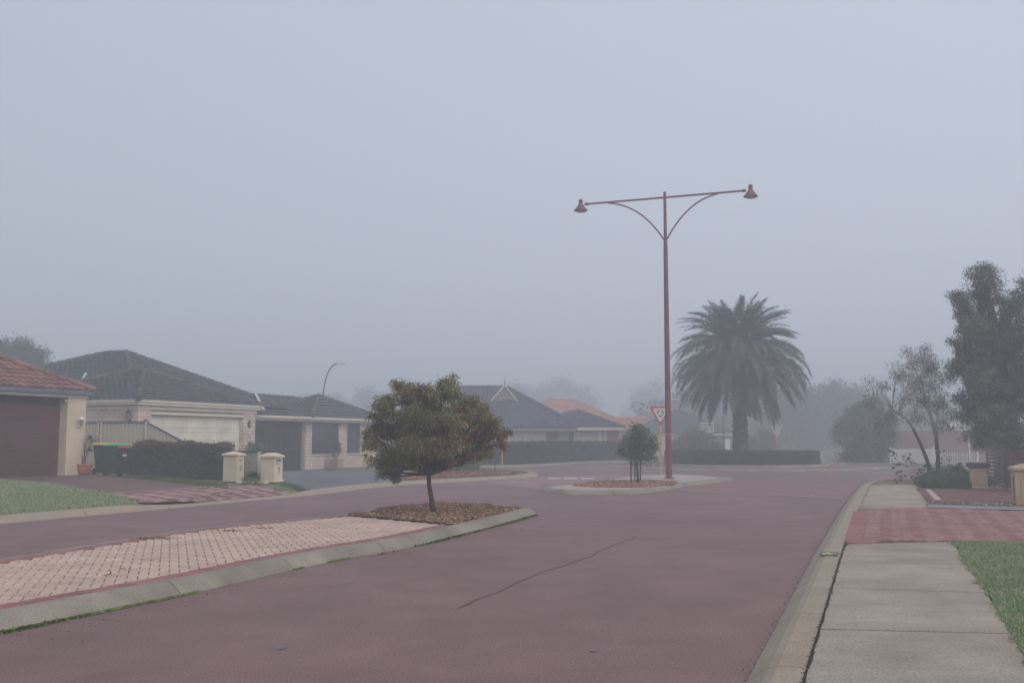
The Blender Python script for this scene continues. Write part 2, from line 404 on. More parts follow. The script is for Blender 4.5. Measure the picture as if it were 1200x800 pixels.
def kerb(name, line, prof, m, seg=2.4, hf=None, gap=.012, side=1, step=.4, mi2=None):
    "prof: (offset, z) from the road edge inwards; separate concrete segments with joints"
    root = empty(name, (0, 0, 0)); root['kind'] = 'structure'
    L = resample(line, step); offs = [offset(L, side * o) for o, z in prof]
    per = max(1, round(seg / step)); i = 0
    while i < len(L) - 1:
        j = min(i + per, len(L) - 1)
        if len(L) - 1 - j < per // 3: j = len(L) - 1
        vs = []; rows = j - i + 1
        for k in range(i, j + 1):
            base = hf(L[k].x, L[k].y) if hf else 0
            for c, (o, z) in enumerate(prof):
                p = offs[c][k].copy()
                if k in (i, j):
                    q = offs[c][k + 1 if k == i else k - 1]; d = q - p
                    if d.length > 1e-6: p += d.normalized() * gap * .5
                vs.append((p.x, p.y, z + base))
        nc = len(prof)
        fs = [(a * nc + c, a * nc + c + 1, (a + 1) * nc + c + 1, (a + 1) * nc + c) for a in range(rows - 1) for c in range(nc - 1)]
        fs += [tuple(range(nc)), tuple(range((rows - 1) * nc, rows * nc))]
        MB().raw(vs, fs).build('kerb_segment', m, root)
        i = j
    return root

# ---- pavers
def paver_mesh(name, l, wd, th, m, bev=.007):
    b = MB(); a = l / 2; c = wd / 2; e = bev
    vs = [(-a, -c, -th), (a, -c, -th), (a, c, -th), (-a, c, -th), (-a, -c, -e), (a, -c, -e), (a, c, -e), (-a, c, -e), (-a + e, -c + e, 0), (a - e, -c + e, 0), (a - e, c - e, 0), (-a + e, c - e, 0)]
    fs = [(i + 4 * k, (i + 1) % 4 + 4 * k, (i + 1) % 4 + 4 * k + 4, i + 4 * k + 4) for k in range(2) for i in range(4)] + [(8, 9, 10, 11)]
    b.raw(vs, fs); return b.mesh(name, m)
def lay(name, items, mats, parent, hf, l=.2, wd=.1, gap=.008, maxn=300, label=None):
    "items (x, y, angle, matindex): the nearest maxn as single pavers, the rest as one mesh"
    items = sorted(items, key=lambda t: t[0] ** 2 + t[1] ** 2)
    mats = mats if isinstance(mats, list) else [mats]
    ms = [[paver_mesh(name, l - gap - random.uniform(0, .003), wd - gap, .03, m) for _ in range(3)] for m in mats]
    for x, y, a, mi in items[:maxn]:
        o = link(name, random.choice(ms[mi]), parent, (x, y, hf(x, y) + random.uniform(-.0015, .0015)), a)
        o.rotation_euler = (random.gauss(0, .004), random.gauss(0, .004), a)
    rest = items[maxn:]
    if rest:
        b = MB(); tmpl = [ms[k][0] for k in range(len(mats))]
        for x, y, a, mi in rest:
            me = tmpl[mi]; c, s = math.cos(a), math.sin(a); z = hf(x, y) + random.uniform(-.0015, .0015)
            b.raw([(x + v.co.x * c - v.co.y * s, y + v.co.x * s + v.co.y * c, z + v.co.z) for v in me.vertices], [tuple(p.vertices) for p in me.polygons], mi)
        b.build(name + '_field', mats, parent, 'stuff')
def herring(poly, ang, wd=.1, mi=None):
    xs = [p[0] for p in poly]; ys = [p[1] for p in poly]; cx, cy = sum(xs) / len(xs), sum(ys) / len(ys)
    rad = max(math.hypot(x - cx, y - cy) for x, y in zip(xs, ys)); n = int(rad / wd) + 3; c, s = math.cos(ang), math.sin(ang); out = []
    for i in range(-n, n):
        for j in range(-n, n):
            k = (i - j) % 4
            if k == 0: u, v, a = (i + 1) * wd, (j + .5) * wd, ang
            elif k == 2: u, v, a = (i + .5) * wd, j * wd, ang + math.pi / 2
            else: continue
            x = cx + u * c - v * s; y = cy + u * s + v * c
            if inside(poly, x, y): out.append((x, y, a, 0 if mi is None else mi(k, i, j)))
    return out
def basket(poly, ang, wd=.1):
    xs = [p[0] for p in poly]; ys = [p[1] for p in poly]; cx, cy = sum(xs) / len(xs), sum(ys) / len(ys)
    rad = max(math.hypot(x - cx, y - cy) for x, y in zip(xs, ys)); n = int(rad / wd / 2) + 2; c, s = math.cos(ang), math.sin(ang); out = []
    for i in range(-n, n):
        for j in range(-n, n):
            h = (i + j) % 2
            for q in (-.5, .5):
                u = i * 2 * wd + (q * wd if h else 0); v = j * 2 * wd + (0 if h else q * wd)
                x = cx + u * c - v * s; y = cy + u * s + v * c
                if inside(poly, x, y): out.append((x, y, ang + (math.pi / 2 if h else 0), h))
    return out
def blades(name, poly, n, hf, m, hgt=.04, wd=.008, kind='stuff', clump=0, parent=None, lean=.5):
    xs = [p[0] for p in poly]; ys = [p[1] for p in poly]; pts = []
    P = RNG.random((n * 2, 2)) * [max(xs) - min(xs), max(ys) - min(ys)] + [min(xs), min(ys)]
    P = P[vinside(poly, P)][:n]; pts = [tuple(p) for p in P]; n = len(P); Z = np.array([hf(x, y) for x, y in pts]) if callable(hf) else np.full(n, hf)
    a = RNG.random(n) * 6.283; ln = RNG.normal(size=(n, 2)) * lean
    patch = np.sin(P[:, 0] * 2.1 + np.sin(P[:, 1] * 1.3) * 2) * np.sin(P[:, 1] * 2.7 + P[:, 0]) * .25 + 1
    H = hgt * (.5 + RNG.random(n)) * patch; s = np.stack([np.cos(a), np.sin(a)], 1) * wd * .5
    V = np.zeros((n, 3, 3)); V[:, 0, :2] = P - s; V[:, 1, :2] = P + s; V[:, 0, 2] = Z; V[:, 1, 2] = Z
    V[:, 2, :2] = P + ln * H[:, None]; V[:, 2, 2] = Z + H
    me = npmesh(name, V.reshape(-1, 3), np.arange(3 * n).reshape(n, 3), np.zeros(n, dtype=int), [m])
    return link(name, me, parent, kind=kind)
def chips(name, poly, n, hf, mats, size=.04, parent=None, thick=.012, pile=.02):
    xs = [p[0] for p in poly]; ys = [p[1] for p in poly]
    P = RNG.random((n * 3, 2)) * [max(xs) - min(xs), max(ys) - min(ys)] + [min(xs), min(ys)]
    pts = P[vinside(poly, P)][:n]; n = len(pts)
    Z = np.array([hf(x, y) for x, y in pts]) + RNG.random(n) * pile
    D = RNG.normal(size=(n, 3)) * [1, 1, .25]
    return link(name, leafmesh(name, np.column_stack([pts, Z]), D, size, size * .5, RNG.integers(0, len(mats), n), mats), parent, kind='stuff')

# ---- roofs
def tileplane(mb, pts, mi=0, tw=.30, tr=.33, lip=.06, bumpy=.022, sub=4):
    "pts: eave start, eave end, then the rest; a field of overlapping tiles clipped to the polygon"
    P = [Vector(p) for p in pts]; e = (P[1] - P[0]).normalized(); nrm = None
    for k in range(2, len(P)):
        c = e.cross(P[k] - P[0])
        if c.length > 1e-5: nrm = c.normalized(); break
    if nrm.z < 0: nrm = -nrm
    s = nrm.cross(e)
    if s.z < 0: s = -s
    Q = [((p - P[0]).dot(e), (p - P[0]).dot(s)) for p in P]
    a0 = min(q[0] for q in Q); a1 = max(q[0] for q in Q); b1 = max(q[1] for q in Q)
    nc = int((a1 - a0) / tw) + 2; nr = int(b1 / tr) + 1; na = nc * sub + 1
    prof = [bumpy * (math.cos(2 * math.pi * k / sub) if sub > 1 else 0) for k in range(na)]
    bm = bmesh.new(); rows = []
    for r in range(nr):
        f = [bm.verts.new((a0 + k * tw / sub, r * tr, prof[k] + lip)) for k in range(na)]
        b = [bm.verts.new((a0 + k * tw / sub, (r + 1) * tr, prof[k])) for k in range(na)]
        rows.append((f, b))
    for r, (f, b) in enumerate(rows):
        for k in range(na - 1):
            bm.faces.new((f[k], f[k + 1], b[k + 1], b[k]))
            if r + 1 < nr:
                g = rows[r + 1][0]; bm.faces.new((b[k], b[k + 1], g[k + 1], g[k]))
    cen = Vector((sum(q[0] for q in Q) / len(Q), sum(q[1] for q in Q) / len(Q), 0))
    for i in range(len(Q)):
        A = Vector((*Q[i], 0)); B = Vector((*Q[(i + 1) % len(Q)], 0)); d = B - A
        if d.length < 1e-4: continue
        no = Vector((d.y, -d.x, 0)).normalized()
        if no.dot(cen - A) > 0: no = -no
        if i == 0: continue
        bmesh.ops.bisect_plane(bm, geom=bm.verts[:] + bm.edges[:] + bm.faces[:], plane_co=A, plane_no=no, clear_outer=True)
    bm.verts.index_update()
    mb.raw([P[0] + e * v.co.x + s * v.co.y + nrm * v.co.z for v in bm.verts], [tuple(v.index for v in f.verts) for f in bm.faces], mi)
    bm.free()
def capline(mb, a, b, r=.135, mi=0, seglen=.42):
    a = Vector(a); b = Vector(b); L = (b - a).length; n = max(1, int(L / seglen)); d = (b - a).normalized()
    side = d.cross(Vector((0, 0, 1))).normalized(); up = side.cross(d)
    for i in range(n):
        p = a + d * (L * i / n); q = a + d * (L * (i + 1) / n + .03); vs = []
        for c, rr in ((p, r * 1.12), (q, r * .92)):
            for k in range(6):
                t = math.pi * k / 5; vs.append(c + side * math.cos(t) * rr + up * (math.sin(t) * rr * 1.25 - .02))
        mb.raw(vs, [(k, k + 1, 7 + k, 6 + k) for k in range(5)] + [(0, 1, 2, 3, 4, 5), (6, 7, 8, 9, 10, 11)], mi)
def hiproof(parent, x0, x1, y0, y1, z, tan, m, ridge=None, sub=4, name='roof', caps=True, planes=(0, 1, 2, 3), tw=.30, tr=.33):
    "hipped roof; ridge overrides the ridge ends ((x,y),(x,y))"
    h = min(x1 - x0, y1 - y0) / 2
    if ridge is None:
        cx, cy = (x0 + x1) / 2, (y0 + y1) / 2
        ridge = ((x0 + h, cy), (x1 - h, cy)) if x1 - x0 > y1 - y0 else ((cx, y0 + h), (cx, y1 - h))
        rz = z + h * tan
    else: rz = z + tan
    (ax, ay), (bx, by) = ridge; A = Vector((ax, ay, rz)); B = Vector((bx, by, rz)); c = [Vector(q) for q in ((x0, y0, z), (x1, y0, z), (x1, y1, z), (x0, y1, z))]
    mb = MB(); single = (A - B).length < .01
    alongx = abs(ax - bx) >= abs(ay - by)
    if alongx: pl = [(c[0], c[1], B, A), (c[1], c[2], B), (c[2], c[3], A, B), (c[3], c[0], A)]; hips = [(c[0], A), (c[3], A), (c[1], B), (c[2], B)]
    else: pl = [(c[0], c[1], A), (c[1], c[2], B, A), (c[2], c[3], B), (c[3], c[0], A, B)]; hips = [(c[0], A), (c[1], A), (c[2], B), (c[3], B)]
    for k in planes:
        q = [v for i, v in enumerate(pl[k]) if i == 0 or (v - pl[k][i - 1]).length > .01]
        tileplane(mb, q, sub=sub, tw=tw, tr=tr)
    rf = mb.build(name, m, parent, 'stuff')
    # boarding under the tiles
    if caps:
        cb = MB()
        for a, b in hips: capline(cb, a, b)
        if not single: capline(cb, A, B)
        cb.build('ridge_capping', ROOFCAP if m is ROOFG else m, rf, 'stuff')
    return rf, A, B
def eavebox(parent, x0, x1, y0, y1, zb, zt, th, m, name='gutter'):
    b = MB(); t = th
    b.box(x0 - t, x1 + t, y0 - t, y0, zb, zt).box(x0 - t, x1 + t, y1, y1 + t, zb, zt).box(x0 - t, x0, y0, y1, zb, zt).box(x1, x1 + t, y0, y1, zb, zt)
    return b.build(name, m, parent)
def blockwall(mb, o, d, W, z0, z1, bl=.30, bh=.162, holes=(), out=None, th=.016, gap=.016):
    "blocks laid in running bond on the face from o along d; holes (a0, a1, z0, z1)"
    o = Vector(o); d = Vector(d).normalized(); out = Vector(out); r = 0; z = z0
    while z < z1 - .02:
        zt = min(z + bh, z1); a = -(bl / 2) * (r % 2)
        while a < W:
            segs = [(max(a, 0), min(a + bl, W))]
            for h0, h1, hz0, hz1 in holes:
                if zt - .03 > hz0 and z + .03 < hz1:
                    ns = []
                    for s0, s1 in segs:
                        if s1 <= h0 or s0 >= h1: ns.append((s0, s1))
                        else:
                            if s0 < h0: ns.append((s0, h0))
                            if s1 > h1: ns.append((h1, s1))
                    segs = ns
            for s0, s1 in segs:
                if s1 - s0 < .04: continue
                p = o + d * (s0 + gap / 2); q = o + d * (s1 - gap / 2); t = out * (th + random.uniform(-.002, .002)); Z0 = Vector((0, 0, z + gap / 2)); Z1 = Vector((0, 0, zt - gap / 2))
                vs = [p + Z0, q + Z0, q + Z1, p + Z1, p + Z0 + t, q + Z0 + t, q + Z1 + t, p + Z1 + t]
                mb.raw(vs, [(4, 5, 6, 7), (0, 1, 5, 4), (1, 2, 6, 5), (2, 3, 7, 6), (3, 0, 4, 7)])
            a += bl
        z = zt; r += 1
def text(ch, size, m, parent, loc, rot, name='number', ext=.004):
    cu = bpy.data.curves.new(name, 'FONT'); cu.body = ch; cu.size = size; cu.extrude = ext; cu.align_x = 'CENTER'; cu.align_y = 'CENTER'
    t = bpy.data.objects.new('tmp', cu); COL.objects.link(t)
    dg = bpy.context.evaluated_depsgraph_get(); me = bpy.data.meshes.new_from_object(t.evaluated_get(dg)); bpy.data.objects.remove(t)
    me.name = name; me.materials.clear(); me.materials.append(m)
    o = link(name, me, parent, loc); o.rotation_euler = rot; return o

# ================================================================ GROUND
def circ(cx, cy, r, n=64, a0=0, a1=2 * math.pi): return [Vector((cx + r * math.cos(a0 + (a1 - a0) * i / n), cy + r * math.sin(a0 + (a1 - a0) * i / n))) for i in range(n + (0 if abs(a1 - a0 - 2 * math.pi) < 1e-6 else 1))]
sheet('ground', [(-330, -60), (330, -60), (330, 420), (-330, 420)], -.35, GROUND)
RC = Vector((12.3, 54))          # centre of the roundabout
# left kerb (road edge), from behind the camera to the nose by the roundabout, then away to the left
lk = xy([(0, 614), (190, 596.5)]); d = (lk[1] - lk[0]).normalized()
left_line = [lk[0] - d * 34, lk[0] - d * 20, lk[0] - d * 8, lk[0], lk[1]] + xy([(250, 590.5), (375, 579), (460, 569.5), (560, 563.5), (612, 560.5)])
left_line = catmull(left_line, .5) + catmull(xy([(612, 560.5), (628, 558.6), (631, 556.6), (622, 554.4), (590, 552), (555, 550)]) + [Vector((-4.2, 52.5)), Vector((-9, 59)), Vector((-16, 68)), Vector((-30, 84))], .5)[1:]
def dense(p, s): return resample(p, s)
left_line = dense(left_line, .4)
LKO = offset(left_line, .42)
# right kerb
r0 = at(875, 800).xy; r1 = at(957.5, 645.6).xy; rd = (r1 - r0).normalized()
right_line = [r0 - rd * 40, r0 - rd * 20, r0 - rd * 6, r0] + xy([(922, 712), (957.5, 645.6), (987, 597), (1003, 575), (1012, 568.5), (1030, 565.5), (1060, 564.8), (1100, 563.5), (1150, 561)]) + [Vector((30, 39.5)), Vector((60, 46)), Vector((110, 58))]
right_line = dense(catmull(right_line, .4), .4)
# far corner on the right and the far kerb behind the roundabout
fr_line = [Vector((110, 71)), Vector((60, 58)), Vector((34, 51.5))] + xy([(1135, 551.5), (1085, 550), (1040, 549.5), (1000, 549), (980, 547)]) + [Vector((18.2, 56)), Vector((19.4, 63)), Vector((22.5, 74)), Vector((28, 92)), Vector((38, 125)), Vector((50, 170))]
fr_line = dense(catmull(fr_line, .6), .6)
arc = [RC + Vector((math.cos(a), math.sin(a))) * 11.2 for a in [R(x) for x in (128, 116, 104, 92)]]
fl_line = [Vector((44, 172)), Vector((31, 125)), Vector((22, 94)), Vector((17, 76)), Vector((14.8, 69))] + arc[::-1] + [Vector((2.6, 57.5)), Vector((.6, 53.4)), Vector((-3.2, 53.0)), Vector((-8.6, 60.5)), Vector((-13.5, 68)), Vector((-27, 88))]
fl_line = dense(catmull(fl_line, .6), .6)
road_poly = [left_line[0] - Vector((0, 0))] + left_line + fl_line[::-1] + [Vector((44, 172)), Vector((50, 170))] + fr_line[::-1] + right_line[::-1]
road_poly = dense(road_poly, .8)
sheet('road', road_poly, 0, ASPH)
# low concrete and grass margins
KP = [(0, -.06), (.0, .01), (.05, .05), (.14, .11), (.2, .125), (.42, .125), (.42, -.06)]
kerb('left_kerb', left_line, KP, SANDC, hf=lambda x, y: -.095 * dzone(x, y))
KR = [(0, -.06), (0, .01), (.04, .04), (.13, .10), (.19, .12), (.36, .12), (.36, -.06)]
kerb('right_kerb', right_line, KR, SANDC, side=-1, seg=2.0)
kerb('far_corner_kerb', fr_line, KP, CONC, side=-1, step=.6)
kerb('far_kerb', fl_line, KP, CONC, side=-1, step=.6)
left_poly = LKO + [Vector((-60, 150)), Vector((-250, 150)), Vector((-250, -40)), Vector((-40, -40))]
_ex = []
for o_ in (.6, .9, 1.3, 1.8, 2.4, 3.2, 4.2):
    _ex += [p for p in resample(offset(left_line, o_), .8) if inside(left_poly, p.x, p.y) and -10 < p.y < 50]
sheet('left_verge', left_poly, lambda x, y: hleft(x, y) - .03, GRASSU, step=1.5, extra=_ex)
_LK = np.array([(p.x, p.y) for p in left_line]); _LO = offset(left_line, .44)
def clampkerb(poly, h=None):
    "keep a surface behind the left kerb"
    out = []
    for p in resample(poly, .35, True):
        d2 = ((_LK - (p.x, p.y)) ** 2).sum(1); k = int(d2.argmin()); a, b = left_line[max(k - 1, 0)], left_line[min(k + 1, len(left_line) - 1)]; t = b - a
        side = t.x * (p.y - a.y) - t.y * (p.x - a.x); out.append(p if side > 0 and d2[k] > .44 ** 2 else _LO[k].copy())
    return [p for i, p in enumerate(out) if (p - out[i - 1]).length > 1e-3]
RKO = offset(right_line, -.36)
VR = .105
right_poly = RKO + [Vector((110, -45)), Vector((10, -45))]
sheet('right_verge', right_poly, VR, SOIL)
FARV = mat('far_verge_soil', (.16, .145, .095), .95, .2, 1.5, .3, fine=20)
sheet('far_corner_verge', offset(fr_line, -.42) + [Vector((110, 170))], .12, FARV)
sheet('far_verge', offset(fl_line, -.42) + [Vector((-27, 170))], .12, FARV)

# ---- brick paved crossings near the roundabout, laid flush in the road
PB = brickmat('red_paved_band', (.22, .105, .105), (.29, .155, .15), (.13, .075, .075), .2, .1, ang=-UANG, rough=.65)
PBP = brickmat('pink_paved_band', (.27, .15, .155), (.33, .20, .20), (.17, .10, .10), .2, .1, ang=-UANG + R(45), rough=.65)
sheet('right_paved_crossing', xy([(787, 573.4), (860, 577.5), (989, 583.2), (1004, 572), (1009, 565), (1012, 560), (935, 560), (862, 562), (830, 567)]), .004, PB)
sheet('crossing_edge_strip', xy([(787, 573.2), (860, 577.2), (989, 583.0), (988.5, 584.3), (860, 578.4), (786, 574.2)]), .008, mat('worn_edge_strip', (.30, .215, .20), .8, .1, 2, .1, stain=2))
sheet('left_paved_crossing', xy([(560, 564.5), (628, 573.5), (640, 570.5), (700, 563), (742, 557), (725, 556), (640, 558.2), (628, 560.2)]), .004, PBP)
for i, (a, b) in enumerate(((642, 656), (661, 676), (681, 696))):
    sheet('give_way_line', xy([(a, 561.1), (b, 561.0), (b + 1, 560.1), (a + 1, 560.2)]), .009, WHITE)
# tar seams across the asphalt
def seam(pts, wd):
    P = resample(catmull(xy(pts), .2), .15); P = [p + Vector((.035 * math.sin(p.y * 2.1) + .02 * math.sin(p.y * 6.3 + 1), 0)) for p in P]; n = len(P); a = []; b = []
    for i, p in enumerate(P):
        ww = wd * (.5 + .9 * abs(math.sin(i * .9) * math.sin(i * .37 + 1))) ; q = offset(P, ww)[i]; r = offset(P, -ww)[i]
        j = Vector((random.uniform(-.01, .01), random.uniform(-.01, .01))); a.append(q + j); b.append(r + j)
    sheet('tar_seam', a + b[::-1], .005, SEAM)
seam([(534, 712), (583, 692), (640, 670), (700, 647), (745, 629)], .012)
seam([(832, 591), (858, 585)], .02)
seam([(200, 620), (100, 632), (20, 642)], .006)
# rough darker wheel path patch
blu = mat('faint_blue_mark', (.18, .17, .19), .7)
for px, py in ((410, 682), (330, 759), (696, 762), (553, 571)):
    c = at(px, py).xy; sheet('survey_mark', [c + Vector((.035 * math.cos(a), .05 * math.sin(a))) for a in [k * .9 for k in range(7)]], .005, blu)

# ================================================================ MAIN ISLAND
fpt = xy([(0, 741.7), (227, 695), (380, 660), (487, 640), (587, 615), (617, 606.5), (630, 602)])
f0 = fpt[0] - (fpt[1] - fpt[0]).normalized() * 12
bpt = xy([(606, 592.0), (566, 588.3), (505, 588.0), (440, 593.6), (393, 602.0), (213, 619.5), (0, 651.5)], .13)
b0 = bpt[-1] + (bpt[-1] - bpt[-2]).normalized() * 12
isl = dense(catmull([f0] + fpt + bpt + [b0], .3), .25)
KI = [(0, -.03), (0, .012), (.03, .045), (.12, .115), (.17, .13), (.28, .13), (.28, .02)]
IK = kerb('island_kerb', isl, KI, CONC, seg=2.0, step=.25)
inn = offset(isl, .28)
base = sheet('island_bed', inn, .098, mat('sandy_joint', (.12, .09, .07), .95, .25, 10))
IH = lambda x, y: .128
# where paving ends and mulch begins
cut = xy([(490, 616.5), (455, 612.5), (430, 609.5), (400, 605.5), (390, 600)], .13)
def mulch_side(x, y):   # True on the mulch side of the curve
    a, b = at(560, 618, .13).xy, at(388, 602.5, .13).xy; d = b - a; s = d.x * (y - a.y) - d.y * (x - a.x); return s < 0
pave_root = empty('island_paving', (0, 0, 0)); pave_root['kind'] = 'structure'
strip = offset(isl, .48)
inner_items = [t for t in herring(strip, math.atan2(1, -.34)) if not mulch_side(t[0], t[1]) and -9 < t[0] and t[1] > 3]
lay('paver', inner_items, PEACH, pave_root, IH, gap=.009, maxn=300)
# soldier course of red bricks inside the kerb
SL = resample(offset(isl, .38), .105); bi = []
for i in range(1, len(SL) - 1):
    p = SL[i]; t = (SL[i + 1] - SL[i - 1]).normalized()
    if mulch_side(p.x, p.y) or p.y < 3: continue
    bi.append((p.x, p.y, math.atan2(t.y, t.x) + math.pi / 2, 0))
lay('border_brick', bi, REDP, pave_root, lambda x, y: .132, gap=.006, maxn=220)
# mulch bed
mp = [p for p in strip]
mulch_poly = [p for p in inn if mulch_side(p.x, p.y)]
def mh(x, y):
    return .105 + .05 * ss(1.2 - abs(noisy(x * 1.3, y)) * .6) + .012 * math.sin(x * 9) * math.sin(y * 7)
sheet('mulch_bed', mulch_poly, lambda x, y: .118 + .02 * math.sin(x * 5) * math.sin(y * 4), SOIL, step=.35, kind='structure')
chips('mulch', mulch_poly, 42000, lambda x, y: .118 + .02 * math.sin(x * 5) * math.sin(y * 4), [MULCH, MULCH, mat('mulch_dark', (.10, .06, .045), .9, island=.4), mat('mulch_pale', (.42, .29, .18), .9, island=.3)], .038)
# moss along the gutter
def mossline(a, b, n, wd, off):
    P = resample([p for p in isl[a:b]], .05); out = []
    ln = offset(P, off); V = []; 
    for p in ln:
        if p.y < 5: continue
        dens = max(0, math.sin(p.x * 1.1 + 1) + .35 + .5 * math.sin(p.x * 4.3))
        for _ in range(int(n * dens)): V.append((p.x + random.gauss(0, wd), p.y + random.gauss(0, wd), .004))
    V = np.array(V); D = RNG.normal(size=V.shape) * [1, 1, .6]; D[:, 2] = abs(D[:, 2])
    link('moss', leafmesh('moss', V, D, .03, .022, RNG.integers(0, 2, len(V)), [MOSS, mat('moss_dark', (.05, .07, .02), .95, island=.3)]), None, kind='stuff')
nfront = max(range(len(isl)), key=lambda i: isl[i].x)
mossline(0, nfront, 22, .018, -.025)
MP = [p for p in isl[:nfront] if p.y > 4]; ml = offset(MP, .004)
def mwid(p): return max(0, .3 + .5 * math.sin(p.x * 1.3 + .6) + .45 * math.sin(p.x * 5.1) + .25 * math.sin(p.x * 17)) * .03
run = []; q_ = resample(MP, .03)
mo = [p - (q - p) for p, q in zip(q_, offset(q_, 1.0))]
for i, p in enumerate(q_):
    w_ = mwid(p); run.append((p, p + (mo[i] - p) * (w_ + random.uniform(0, .006))) if w_ > .006 else None)
mbm = MB(); 
for a_, b_ in zip(run, run[1:]):
    if a_ and b_: mbm.raw([(*a_[0], .022), (*b_[0], .022), (*b_[1], .006), (*a_[1], .006)], [(0, 1, 2, 3)])
mbm.build('moss', MOSS, None, 'stuff')
blades('gutter_weed', offset(isl[10:nfront], -.01) + offset(isl[10:nfront], -.05)[::-1], 5000, 0.003, MOSS, .018, .008)
# weeds and leaf litter lying on the paving
lit = []
for px, py, n, s in ((180, 631, 170, .16), (270, 622, 60, .1), (308, 619, 50, .08), (128, 674, 14, .03), (146, 667, 10, .04), (410, 605, 120, .3)):
    c = at(px, py, .13)
    for _ in range(n): lit.append((c.x + random.gauss(0, s), c.y + random.gauss(0, s * .5), .135 + random.random() * .012))
lit = np.array(lit); link('leaf_litter', leafmesh('leaf_litter', lit, RNG.normal(size=lit.shape) * [1, 1, .2], .045, .012, RNG.integers(0, 2, len(lit)), [mat('dry_litter', (.14, .09, .05), .9, island=.4), mat('dry_grass_bit', (.25, .19, .10), .9, island=.3)]), None, kind='stuff')
fl = []
for px, py, n, s in ((447, 649, 10, .06), (462, 646.5, 14, .09), (590, 616, 16, .12), (612, 611, 8, .1), (545, 625.5, 5, .07), (218, 709, 2, .05), (246, 697, 2, .03), (870, 571, 5, .12), (300, 700, 2, .5)):
    c = at(px, py)
    for _ in range(n): fl.append((c.x + random.gauss(0, s), c.y + random.gauss(0, s), .006 + random.random() * .006))
fl = np.array(fl); link('fallen_leaves', leafmesh('fallen_leaves', fl, RNG.normal(size=fl.shape) * [1, 1, .12], .05, .016, RNG.integers(0, 3, len(fl)), [L_Y, mat('leaf_tan_fallen', (.36, .24, .12), .8, island=.3), mat('leaf_brown_fallen', (.10, .05, .04), .8, island=.3)]), None, kind='stuff')
ch = []
for _ in range(1500):
    i = random.randrange(20, nfront); p = isl[i]; o = abs(random.gauss(0, .35)) + .03; t = (isl[min(i + 1, nfront)] - isl[i - 1]).normalized()
    ch.append((p.x + t.y * o, p.y - t.x * o, .005))
ch = np.array(ch); link('road_grit', leafmesh('road_grit', ch, RNG.normal(size=ch.shape) * [1, 1, .1], .009, .007, RNG.integers(0, 2, len(ch)), [mat('grit_dark', (.05, .03, .03), .9), mat('grit_brown', (.16, .08, .06), .9)]), None, kind='stuff')

# ================================================================ SECOND ISLAND (lamp, sign, small tree)
i2 = xy([(628, 574.5), (645, 577.8), (670, 579.3), (740, 579), (768, 576.5), (800, 570.6), (840, 565.5), (862, 562.3)]) + xy([(846, 558.2), (828, 556.8), (800, 555.2), (750, 556.0), (715, 560), (680, 565), (641, 569.0)], .12)
i2 = dense(catmull(i2, .3, True), .3); 
K2 = [(0, -.03), (0, .012), (.04, .05), (.13, .11), (.18, .12), (.30, .12), (.30, .02)]
kerb('second_island_kerb', i2 + [i2[0]], K2, CONC, seg=1.8, step=.3)
in2 = offset(i2, .30, True)
sheet('second_island_slab', in2, .115, PINKC)
mb2 = xy([(672, 569.0), (700, 563.5), (745, 562.2), (788, 563.2), (792, 566.5), (768, 569.5), (735, 571.2)], .12)
mb2 = [p for p in catmull(mb2, .3, True)]
sheet('second_mulch_bed', mb2, .121, SOIL)
chips('mulch', mb2, 6000, lambda x, y: .122, [MULCH, mat('mulch_pale', (.36, .24, .15)), MULCH], .05)
jb = MB(); a = at(700, 557.8, .12)

# ================================================================ ROUNDABOUT
apr = circ(RC.x, RC.y, 7.2, 110)
kerb('roundabout_apron_kerb', apr[::1] + [apr[0]], [(0, -.03), (0, .02), (.06, .07), (.2, .09), (.3, .09), (.3, .02)], CONC, seg=2.4, step=.4)
PR = brickmat('apron_paving', (.22, .10, .09), (.28, .13, .12), (.14, .09, .08), .2, .1, ang=0, rough=.7)
sheet('roundabout_apron', circ(RC.x, RC.y, 6.92, 90), .085, PR)
ink = circ(RC.x, RC.y, 4.55, 80)
kerb('roundabout_inner_kerb', ink + [ink[0]], [(0, .06), (0, .10), (.05, .2), (.3, .2), (.3, .06)], CONC, seg=2.4, step=.36)
sheet('roundabout_bed', circ(RC.x, RC.y, 4.27, 60), .18, SOIL)

# ================================================================ LEFT SIDE SURFACES
LH = hleft
lawn = xy([(0, 606.5), (100, 599.5), (165, 593.2)], .12)
lawn = xy([(0, 606.5), (100, 599.5), (160, 593.5), (172, 590.8), (150, 583), (125, 578), (90, 575.2), (50, 571.8), (0, 569)], .16)
le = (lawn[0] - lawn[1]).normalized()
lawnp = [lawn[0] + le * 6] + lawn + [lawn[-1] + Vector((-5, -3))]
lawnp = [at(-160, 618, .13).xy] + lawn + [at(-160, 560, .32).xy]
blades('lawn', clampkerb(lawnp), 110000, lambda x, y: LH(x, y), GRASS, .045, .014)
# upper plain brick driveway in front of the maroon garage
PD = brickmat('brown_red_driveway', (.135, .075, .065), (.18, .10, .085), (.09, .055, .05), .2, .1, ang=-UANG + R(45), rough=.65)
updr = xy([(-60, 569), (0, 569), (50, 571.8), (90, 575.2), (125, 578)], .16) + xy([(190, 575), (262, 569), (235, 564.5), (185, 562), (150, 560.2), (104, 556.5), (60, 557.2), (0, 558), (-80, 559)], .3)
sheet('left_brick_driveway', updr, lambda x, y: LH(x, y) + .012, PD, step=1.2)
es = xy([(118, 577.0), (190, 573.2), (262, 567.5)], .22)
sheet('driveway_edge_strip', es + offset(es, .13)[::-1], lambda x, y: LH(x, y) + .03, PINKC)
chk = clampkerb(xy([(128, 578), (190, 574.4), (262, 568.8), (300, 566.5), (340, 571), (366, 575.2)], .2) + xy([(370, 581), (250, 592), (194, 597.5)], .0) + xy([(172, 590.5), (150, 583)], .13))
